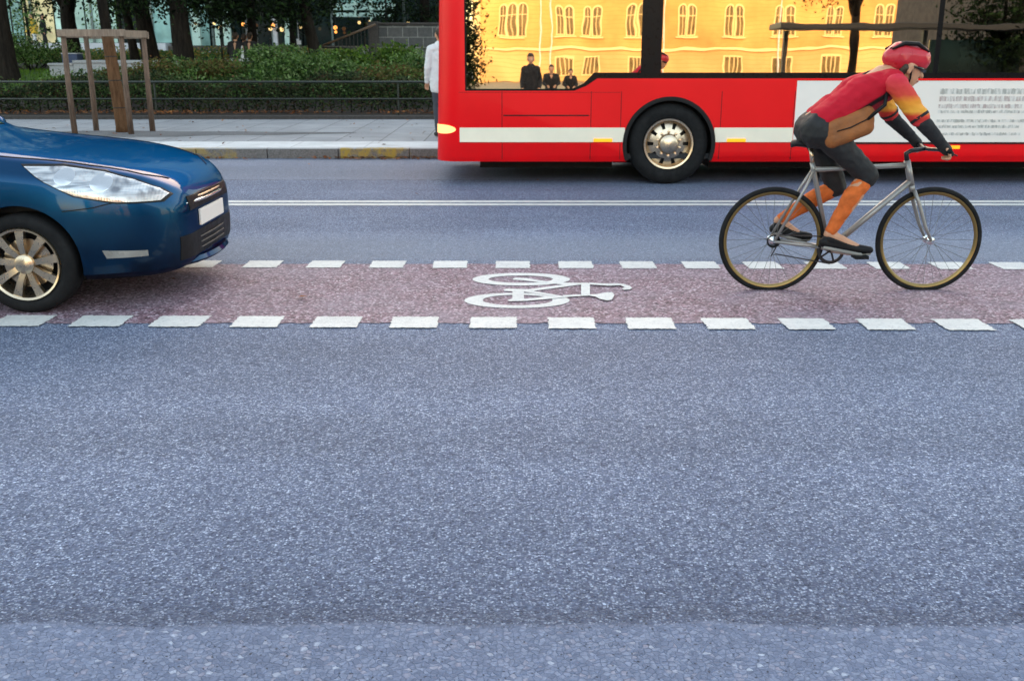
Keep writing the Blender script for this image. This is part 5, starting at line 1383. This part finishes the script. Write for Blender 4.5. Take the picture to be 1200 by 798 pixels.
# ------------------------------------------------------------------ bicycle and cyclist
BY = 6.507
bk = thing('bicycle', 'grey framed bicycle with tan rims ridden along the red cycle lane', 'bicycle', (2.236, BY, 0))
V = lambda x, z, y=0.0: Vector((x, BY + y, z))
RH, FH, BB, SCL, HT, HB = (1.718, 0.34), (2.754, 0.34), (2.10, 0.28), (1.955, 0.80), (2.555, 0.86), (2.60, 0.70)
frame_m = simple('pale_silver_frame', (0.30, 0.29, 0.275), 0.35, 0.5, var=0.06)
dkm = simple('dark_bike_metal', (0.03, 0.03, 0.032), 0.35, 0.6)
m = MB()
m.tube([V(*BB), V(*SCL), V(1.943, 0.845)], 0.016, 10); m.tube([V(*SCL), V(HT[0] + .006, HT[1] - 0.03)], 0.016, 10); m.tube([V(*BB), V(HB[0] - .005, HB[1] + 0.03)], 0.020, 10); m.tube([V(*HB), V(*HT)], 0.021, 10)
for s in (-1, 1):
    m.tube([V(*BB, 0.03 * s), V(1.95, 0.31, 0.05 * s), V(*RH, 0.062 * s)], 0.010, 8); m.tube([V(*SCL, 0.02 * s), V(1.90, 0.69, 0.045 * s), V(*RH, 0.062 * s)], 0.009, 8)
m.tube([V(*BB, -0.035), V(*BB, 0.035)], 0.022, 12)
m.build('frame', frame_m, bk, True)
m = MB(); m.tube([V(HB[0], HB[1]), V(HB[0] + 0.012, HB[1] - 0.04)], 0.019, 10)
for s in (-1, 1): m.tube([V(HB[0] + .012, HB[1] - .03, 0.03 * s), V(2.64, 0.60, 0.05 * s), V(2.70, 0.44, 0.052 * s), V(*FH, 0.052 * s)], [0.013, 0.013, 0.011, 0.009], 8)
m.build('fork', frame_m, bk, True)
for hub, nm in ((RH, 0), (FH, 1)):
    c = V(*hub)
    m = MB(); tyre = [(0.334 + 0.0165 * math.cos(a), 0.0165 * math.sin(a)) for a in [2 * PI * i / 10 for i in range(11)]]; m.lathe(tyre, c, 'y', 72); wt = m.build('wheel', M['rubber'], bk, True)
    m = MB(); m.lathe([(0.319, -0.011), (0.302, -0.009), (0.298, 0.0), (0.302, 0.009), (0.319, 0.011)], c, 'y', 72); m.build('rim', simple('gold_rim', (0.26, 0.18, 0.07), 0.35, 0.8, var=0.1), wt, True)
    m = MB()
    for i in range(28):
        a = 2 * PI * i / 28; off = 0.55 * (1 if i % 4 < 2 else -1); s = 1 if i % 2 else -1
        m.tube([c + Vector((0.024 * math.cos(a + off), 0.03 * s, 0.024 * math.sin(a + off))), c + Vector((0.30 * math.cos(a), 0.002 * s, 0.30 * math.sin(a)))], 0.0013, 4, cap=False)
    m.build('spokes', simple('spoke_steel', (0.16, 0.16, 0.16), 0.45, 0.7), wt)
    m = MB(); m.lathe([(0.0, -0.07), (0.008, -0.07), (0.008, -0.045), (0.027, -0.035), (0.027, -0.028), (0.016, -0.022), (0.016, 0.022), (0.027, 0.028), (0.027, 0.035), (0.008, 0.045), (0.008, 0.07), (0, 0.07)], c, 'y', 16); m.build('hub', M['chrome'], wt, True, angle=40)
m = MB()
cs = V(BB[0], BB[1], -0.048); m.lathe([(0.088, -0.002), (0.092, 0), (0.088, 0.002), (0.070, 0.002), (0.070, -0.002), (0.088, -0.002)], cs, 'y', 36)
for i in range(5):
    a = 2 * PI * i / 5; m.beam(cs, cs + Vector((0.075 * math.cos(a), 0, 0.075 * math.sin(a))), 0.012, 0.004, (0, 1, 0))
m.build('chainring', dkm, bk)
PN, PF = Vector((2.266, BY - 0.13, 0.255)), Vector((1.934, BY + 0.13, 0.305))
m = MB(); m.tube([V(*BB, -0.062), PN + Vector((0, 0.05, 0))], [0.014, 0.011], 8); m.build('crank', M['alu'], bk, True)
m = MB(); m.tube([V(*BB, 0.062), PF - Vector((0, 0.05, 0))], [0.014, 0.011], 8); m.build('crank', M['alu'], bk, True)
for p in (PN, PF):
    m = MB(); m.box(p + Vector((-0.045, -0.045, -0.011)), p + Vector((0.045, 0.045, 0.011))); m.tube([p + Vector((0, -0.055, 0)), p + Vector((0, 0.055, 0))], 0.006, 6); m.build('pedal', M['black'], bk, bevel=0.004)
m = MB(); rc = V(RH[0], RH[1], -0.048)
m.tube([cs + Vector((0, 0, 0.09)), rc + Vector((0, 0, 0.042))], 0.0045, 5); m.tube([cs + Vector((0, 0, -0.09)), rc + Vector((0.02, 0, -0.085)), rc + Vector((-0.01, 0, -0.10)), rc + Vector((0.02, 0, -0.04))], 0.0045, 5); m.lathe([(0.045, -0.004), (0.045, 0.004), (0.035, 0.012), (0.03, 0.02)], rc, 'y', 20); m.build('chain', dkm, bk, True, angle=40)
m = MB(); m.tube([V(1.947, 0.83), V(1.925, 0.945)], 0.0135, 10); m.build('seatpost', M['alu'], bk, True)
m = MB(); rings = []
for x, hw_, zt in ((1.80, 0.03, 0.985), (1.82, 0.062, 0.992), (1.86, 0.072, 0.99), (1.91, 0.055, 0.982), (1.97, 0.03, 0.978), (2.03, 0.020, 0.978), (2.07, 0.012, 0.972)):
    rings.append([(x, BY + hw_ * math.cos(a), zt - 0.022 + 0.022 * math.sin(a)) for a in [2 * PI * i / 12 for i in range(12)]])
m.loft(rings); m.build('saddle', M['black'], bk, True)
m = MB(); m.tube([V(*HT), V(2.545, 0.905), V(2.575, 0.922), V(2.665, 0.935)], [0.016, 0.016, 0.015, 0.014], 10); m.build('stem', dkm, bk, True)
m = MB(); m.tube([V(2.70, 0.945, -0.29), V(2.69, 0.942, -0.14), V(2.668, 0.936, -0.05), V(2.668, 0.936, 0.05), V(2.69, 0.942, 0.14), V(2.70, 0.945, 0.29)], 0.0125, 10); hb = m.build('handlebar', dkm, bk, True)
for s in (-1, 1):
    m = MB(); m.tube([V(2.70, 0.945, 0.292 * s), V(2.695, 0.943, 0.17 * s)], 0.0165, 10); m.build('grip', M['rubber'], hb, True)
    m = MB(); m.tube([V(2.71, 0.94, 0.16 * s), V(2.75, 0.925, 0.18 * s), V(2.765, 0.915, 0.25 * s)], [0.008, 0.006, 0.005], 6); m.build('brake_lever', dkm, hb, True)

cy = thing('person', 'cyclist in a red jersey and helmet bent over the handlebar', 'person', (2.2, BY, 0))
f = Vector((1, 0, 0))
hipc = V(1.955, 1.075); shc = V(2.355, 1.350)
hd, P_ = head_parts(V(2.485, 1.435), (0.93, 0, -0.22))
bp = hd + [(shc + Vector((0.02, 0, 0.0)), V(2.455, 1.395), 0.058, 0.055), (hipc, shc, 0.11, 0.11)]
jer = [(V(2.0, 1.10, -0.05), V(2.22, 1.275, -0.06), 0.125, 0.122), (V(2.0, 1.10, 0.05), V(2.22, 1.275, 0.06), 0.125, 0.122), (V(2.20, 1.27, -0.06), V(2.33, 1.33, -0.09), 0.122, 0.095), (V(2.20, 1.27, 0.06), V(2.33, 1.33, 0.09), 0.122, 0.095), (shc + Vector((0, -0.13, 0)), shc + Vector((0, 0.13, 0)), 0.082, 0.082)]
slv = []; glv = []; sho = []; tig = [(V(1.945, 1.055, -0.07), V(1.945, 1.055, 0.07), 0.118, 0.118)]; warm = []
for s in (-1, 1):
    sh = shc + Vector((0.01, s * 0.19, -0.01)); el = V(2.525, 1.115, s * 0.27); wr = V(2.665, 0.985, s * 0.235)
    bp += [(sh, el, 0.048, 0.042), (el, wr, 0.040, 0.029)]; hand(bp, wr, (0.62, 0, -0.62), (0.7, 0, 0.7), 0.95, s, 1.0)
    slv += [(sh, el.lerp(sh, 0.12), 0.068, 0.058)]
    glv += [(el.lerp(wr, 0.0), wr.lerp(el, 0.1), 0.049, 0.037)]
legd = ((-1, (2.275, 0.775), (2.055, 0.40), PN), (1, (2.15, 0.675), (1.785, 0.45), PF))
for s, k, a, p in legd:
    hp = V(1.975, 1.05, s * 0.095); kn = V(*k, s * 0.11); an = V(*a, s * 0.115)
    bp += [(hp, kn, 0.075, 0.052), (kn, kn.lerp(an, 0.3) + Vector((-0.02, 0, 0)), 0.052, 0.052), (kn.lerp(an, 0.3), an, 0.052, 0.034)]
    tig += [(hp, kn, 0.098, 0.066), (kn, kn.lerp(an, 0.06), 0.064, 0.060)]
    warm += [(kn.lerp(an, 0.08), kn.lerp(an, 0.36) + Vector((-0.018, 0, 0)), 0.054, 0.058), (kn.lerp(an, 0.36) + Vector((-0.018, 0, 0)), kn.lerp(an, 0.95), 0.058, 0.038)]
    ball = Vector((p.x, an.y, p.z + 0.044)); heel = an + Vector((-0.025, 0, -0.055))
    bp += [(an, ball, 0.034, 0.028)]; sho += [(heel, ball, 0.035, 0.033), (ball, ball + Vector((0.065, 0, -0.004)), 0.033, 0.024), (an + Vector((0.0, 0, -0.03)), ball, 0.036, 0.030)]
melt('body', bp, M['skin'], cy, 0.0075, 2)
def jersey_mat():
    t = NT('red_jersey'); o = t.obj(); sp = t.n('SeparateXYZ'); t.l(o, sp.inputs[0])
    # distance across the sloping back: red shoulders, black band, crimson flank
    q = t.math('SUBTRACT', sp.outputs[2], t.math('MULTIPLY', sp.outputs[0], 0.62))
    q = t.math('ADD', q, t.math('MULTIPLY', t.math('SUBTRACT', t.noise(o, 5, 3), 0.5), 0.03))
    c = t.ramp(t.maprange(q, 1.08, 1.40), [(0.0, (0.20, 0.012, 0.025)), (0.30, (0.30, 0.014, 0.03)), (0.34, (0.02, 0.012, 0.014)), (0.42, (0.02, 0.012, 0.014)), (0.46, (0.42, 0.006, 0.02)), (1.0, (0.50, 0.012, 0.03))])
    c = t.mix(0.5, c, t.ramp(t.noise(o, 6, 3), [(0.3, 0.75), (0.7, 1.2)]), 'MULTIPLY')
    p = t.principled(Base_Color=c, Roughness=0.7); p.inputs['Specular IOR Level'].default_value = 0.15
    t.l(t.bump(t.noise(o, 500, 2), 0.15, 0.002), p.inputs['Normal']); return t.m
def sleeve_mat():
    t = NT('red_yellow_sleeve'); o = t.obj(); sp = t.n('SeparateXYZ'); t.l(o, sp.inputs[0])
    z = t.math('ADD', sp.outputs[2], t.math('MULTIPLY', t.math('SUBTRACT', t.noise(o, 9, 3), 0.5), 0.05))
    c = t.ramp(t.maprange(z, 1.10, 1.40), [(0.0, (0.50, 0.03, 0.04)), (0.18, (0.60, 0.05, 0.03)), (0.28, (0.75, 0.36, 0.05)), (0.48, (0.72, 0.26, 0.03)), (0.62, (0.58, 0.06, 0.04)), (1.0, (0.56, 0.03, 0.06))])
    p = t.principled(Base_Color=c, Roughness=0.7); p.inputs['Specular IOR Level'].default_value = 0.15
    t.l(t.bump(t.noise(o, 500, 2), 0.15, 0.002), p.inputs['Normal']); return t.m
melt('jersey', jer, jersey_mat(), cy, 0.008, fold=0.010, fscale=(11, 7, 15))
sm_ = sleeve_mat()
[melt('sleeve', [q], sm_, cy, 0.007, fold=0.007, fscale=(10, 10, 20)) for q in slv]
[melt('arm_warmer', [q], M['dark_cloth'], cy, 0.006, fold=0.004, fscale=(12, 12, 22)) for q in glv]
melt('tights', tig, simple('black_tights', (0.009, 0.009, 0.010), 0.7, var=0.3, bump=0.2), cy, 0.008, fold=0.006, fscale=(10, 10, 14))
[melt('warm_lit_calf', warm[q:q + 2], simple('orange_leg', (0.58, 0.13, 0.028), 0.8, var=0.3, scale=16, bump=0.35, bscale=120, spec=0.2), cy, 0.007, fold=0.004, fscale=(12, 12, 20)) for q in (0, 2)]  # orange colour paints warm light onto the bare calf
for q in (0, 3):
    sh_ = melt('shoe', sho[q:q + 3], simple('black_shoe', (0.008, 0.008, 0.009), 0.5, spec=0.2), cy, 0.006)
    h_, b_ = sho[q][0], sho[q][1]; t_ = sho[q + 1][1]; dn = Vector((0, 0, -0.030))
    melt('sole', [(h_ + dn, b_ + dn, 0.016, 0.016), (b_ + dn, t_ + dn * 0.8, 0.016, 0.012), (h_ + dn + Vector((0, 0.02, 0)), b_ + dn + Vector((0, 0.02, 0)), 0.014, 0.014), (h_ + dn - Vector((0, 0.02, 0)), b_ + dn - Vector((0, 0.02, 0)), 0.014, 0.014)], simple('grey_sole', (0.25, 0.24, 0.22), 0.6), sh_, 0.006)
    m = MB()
    for k_ in range(4):
        c_ = h_.lerp(b_, 0.42 + 0.14 * k_) + Vector((0, 0, 0.030 + 0.012 * (3 - k_) / 3)); m.tube([c_ + Vector((0, -0.022, -0.006)), c_ + Vector((0, 0, 0.008)), c_ + Vector((0, 0.022, -0.006))], 0.003, 5)
    tag(m.build('laces', simple('pale_laces', (0.4, 0.4, 0.4), 0.8), sh_, True), kind='stuff')
face_bits(cy, P_)
hm = melt('helmet', [(P_(-0.055, 0, 0.055), P_(0.045, 0, 0.068), 0.098, 0.088), (P_(-0.09, 0, 0.045), P_(-0.11, 0, 0.04), 0.075, 0.06), (P_(0.06, 0, 0.075), P_(0.09, 0, 0.062), 0.06, 0.045)], simple('red_helmet', (0.50, 0.02, 0.035), 0.3, var=0.1), cy, 0.007)
m = MB()
for k in (-0.066, -0.024, 0.024, 0.066):
    m.tube([P_(-0.145, k * 0.9, 0.085), P_(-0.08, k, 0.135), P_(0.0, k * 1.05, 0.149), P_(0.085, k * 0.9, 0.122)], [0.007, 0.014, 0.014, 0.006], 8)
m.build('helmet_vents', M['black'], hm, True)
m = MB(); m.tube([P_(0.0, -0.088, 0.02), P_(0.02, -0.07, -0.06), P_(0.045, 0, -0.118), P_(0.02, 0.07, -0.06), P_(0.0, 0.088, 0.02)], 0.006, 6); m.build('chin_strap', M['black'], hm, True)
melt('hair', [(P_(-0.075, 0, 0.0), P_(-0.07, 0, -0.05), 0.052, 0.045), (P_(-0.03, -0.07, 0.0), P_(-0.045, -0.06, -0.045), 0.026, 0.02), (P_(-0.03, 0.07, 0.0), P_(-0.045, 0.06, -0.045), 0.026, 0.02)], M['hair'], cy, 0.007, fold=0.006, fscale=(40, 40, 40))
m = MB(); m.tube([P_(0.0, -0.092, 0.015), P_(0.055, -0.075, 0.014), P_(0.098, -0.035, 0.012), P_(0.108, 0, 0.014), P_(0.098, 0.035, 0.012), P_(0.055, 0.075, 0.014), P_(0.0, 0.092, 0.015)], [0.004, 0.010, 0.019, 0.011, 0.019, 0.010, 0.004], 8); m.build('glasses', simple('dark_lens', (0.01, 0.008, 0.006), 0.1), cy, True)
gl_ = simple('black_glove', (0.010, 0.010, 0.011), 0.8)
for s in (-1, 1):
    wr = V(2.665, 0.985, s * 0.235); d_ = Vector((0.62, 0, -0.62)).normalized()
    melt('glove', [(wr - d_ * 0.01, wr + d_ * 0.05, 0.034, 0.036), (wr + d_ * 0.03 + Vector((0, -0.024, 0)), wr + d_ * 0.085 + Vector((0, -0.024, 0)), 0.021, 0.018), (wr + d_ * 0.03 + Vector((0, 0.024, 0)), wr + d_ * 0.085 + Vector((0, 0.024, 0)), 0.021, 0.018), (wr + d_ * 0.04, wr + d_ * 0.088, 0.024, 0.019)], gl_, cy, 0.006)
    sh = shc + Vector((0.01, s * 0.19, -0.01)); el = V(2.525, 1.115, s * 0.27); e_ = el.lerp(sh, 0.13); dd_ = (el - sh).normalized()
    m = MB(); m.tube([e_ - dd_ * 0.014, e_ + dd_ * 0.004], [0.062, 0.060], 20, cap=False); m.build('cuff', M['dark_cloth'], cy, True)
m = MB(); cn = V(2.42, 1.385); ax = Vector((0.75, 0, 0.55)).normalized(); sd = Vector((0, 1, 0)); up_ = ax.cross(sd)
m.tube([cn + (sd * math.cos(a) + up_ * math.sin(a)) * 0.066 for a in [2 * PI * i / 20 for i in range(21)]], 0.012, 7, cap=False); m.build('collar', M['dark_cloth'], cy, True)
wb = thing('waist_bag', 'brown orange bag strapped low across the cyclist', 'bag', V(2.08, 1.02))
wm = melt('pouch', [(V(2.01, 1.075 - 0.034 * q, -0.145 - 0.006 * q), V(2.21, 1.165 - 0.04 * q, -0.155 - 0.006 * q), 0.058, 0.052) for q in range(3)], simple('brown_bag', (0.27, 0.09, 0.02), 0.7, var=0.3, bump=0.4), wb, 0.008, 8)
m = MB(); m.tube([V(2.02, 1.06, -0.206), V(2.10, 1.085, -0.214), V(2.20, 1.135, -0.212)], 0.004, 6); m.build('zip', M['black'], wm, True)
m = MB(); m.tube([V(2.20, 1.13, -0.20), V(2.30, 1.22, -0.205), V(2.34, 1.38, -0.13), V(2.26, 1.41, 0.02), V(2.12, 1.30, 0.17), V(2.0, 1.12, 0.19)], 0.012, 8); m.build('strap', M['black'], wb, True)

# ------------------------------------------------------------------ light, sky, camera
EL = math.radians(12.0)
wld = bpy.data.worlds.new('World'); SC.world = wld; wld.use_nodes = True
nt = wld.node_tree; bg = nt.nodes['Background']
sky = nt.nodes.new('ShaderNodeTexSky'); sky.sky_type = 'NISHITA'; sky.sun_disc = False
sky.sun_elevation = EL; sky.sun_rotation = 0.0; sky.altitude = 50; sky.air_density = 1.0; sky.dust_density = 1.2; sky.ozone_density = 1.0
wb = nt.nodes.new('ShaderNodeMix'); wb.data_type = 'RGBA'; wb.blend_type = 'MULTIPLY'; wb.inputs[0].default_value = 1.0; wb.inputs[7].default_value = (1.27, 1.0, 0.76, 1)
nt.links.new(sky.outputs[0], wb.inputs[6]); nt.links.new(wb.outputs[2], bg.inputs[0]); bg.inputs[1].default_value = 0.98
sl = bpy.data.lights.new('sun', 'SUN'); sl.energy = 3.1; sl.angle = math.radians(0.53); sl.color = (1.0, 0.80, 0.52)
so = bpy.data.objects.new('sun', sl); COL.objects.link(so); so.rotation_euler = (-(PI / 2 - EL), 0, 0); so.location = (0, 60, 40)
cam = bpy.data.cameras.new('camera'); cam.lens = 35; cam.sensor_width = 36; cam.clip_end = 2000; cam.clip_start = 0.05
cam.dof.use_dof = True; cam.dof.focus_distance = 3.6; cam.dof.aperture_fstop = 8.0
cob = bpy.data.objects.new('camera', cam); COL.objects.link(cob); cob.location = (0, 0, H); cob.rotation_euler = (PI / 2 - TH, 0, 0)
SC.camera = cob
SC.view_settings.view_transform = 'Standard'; SC.view_settings.look = 'None'; SC.view_settings.exposure = 0; SC.view_settings.gamma = 1
SC.cycles.use_denoising = True
SC.cycles.max_bounces = 8
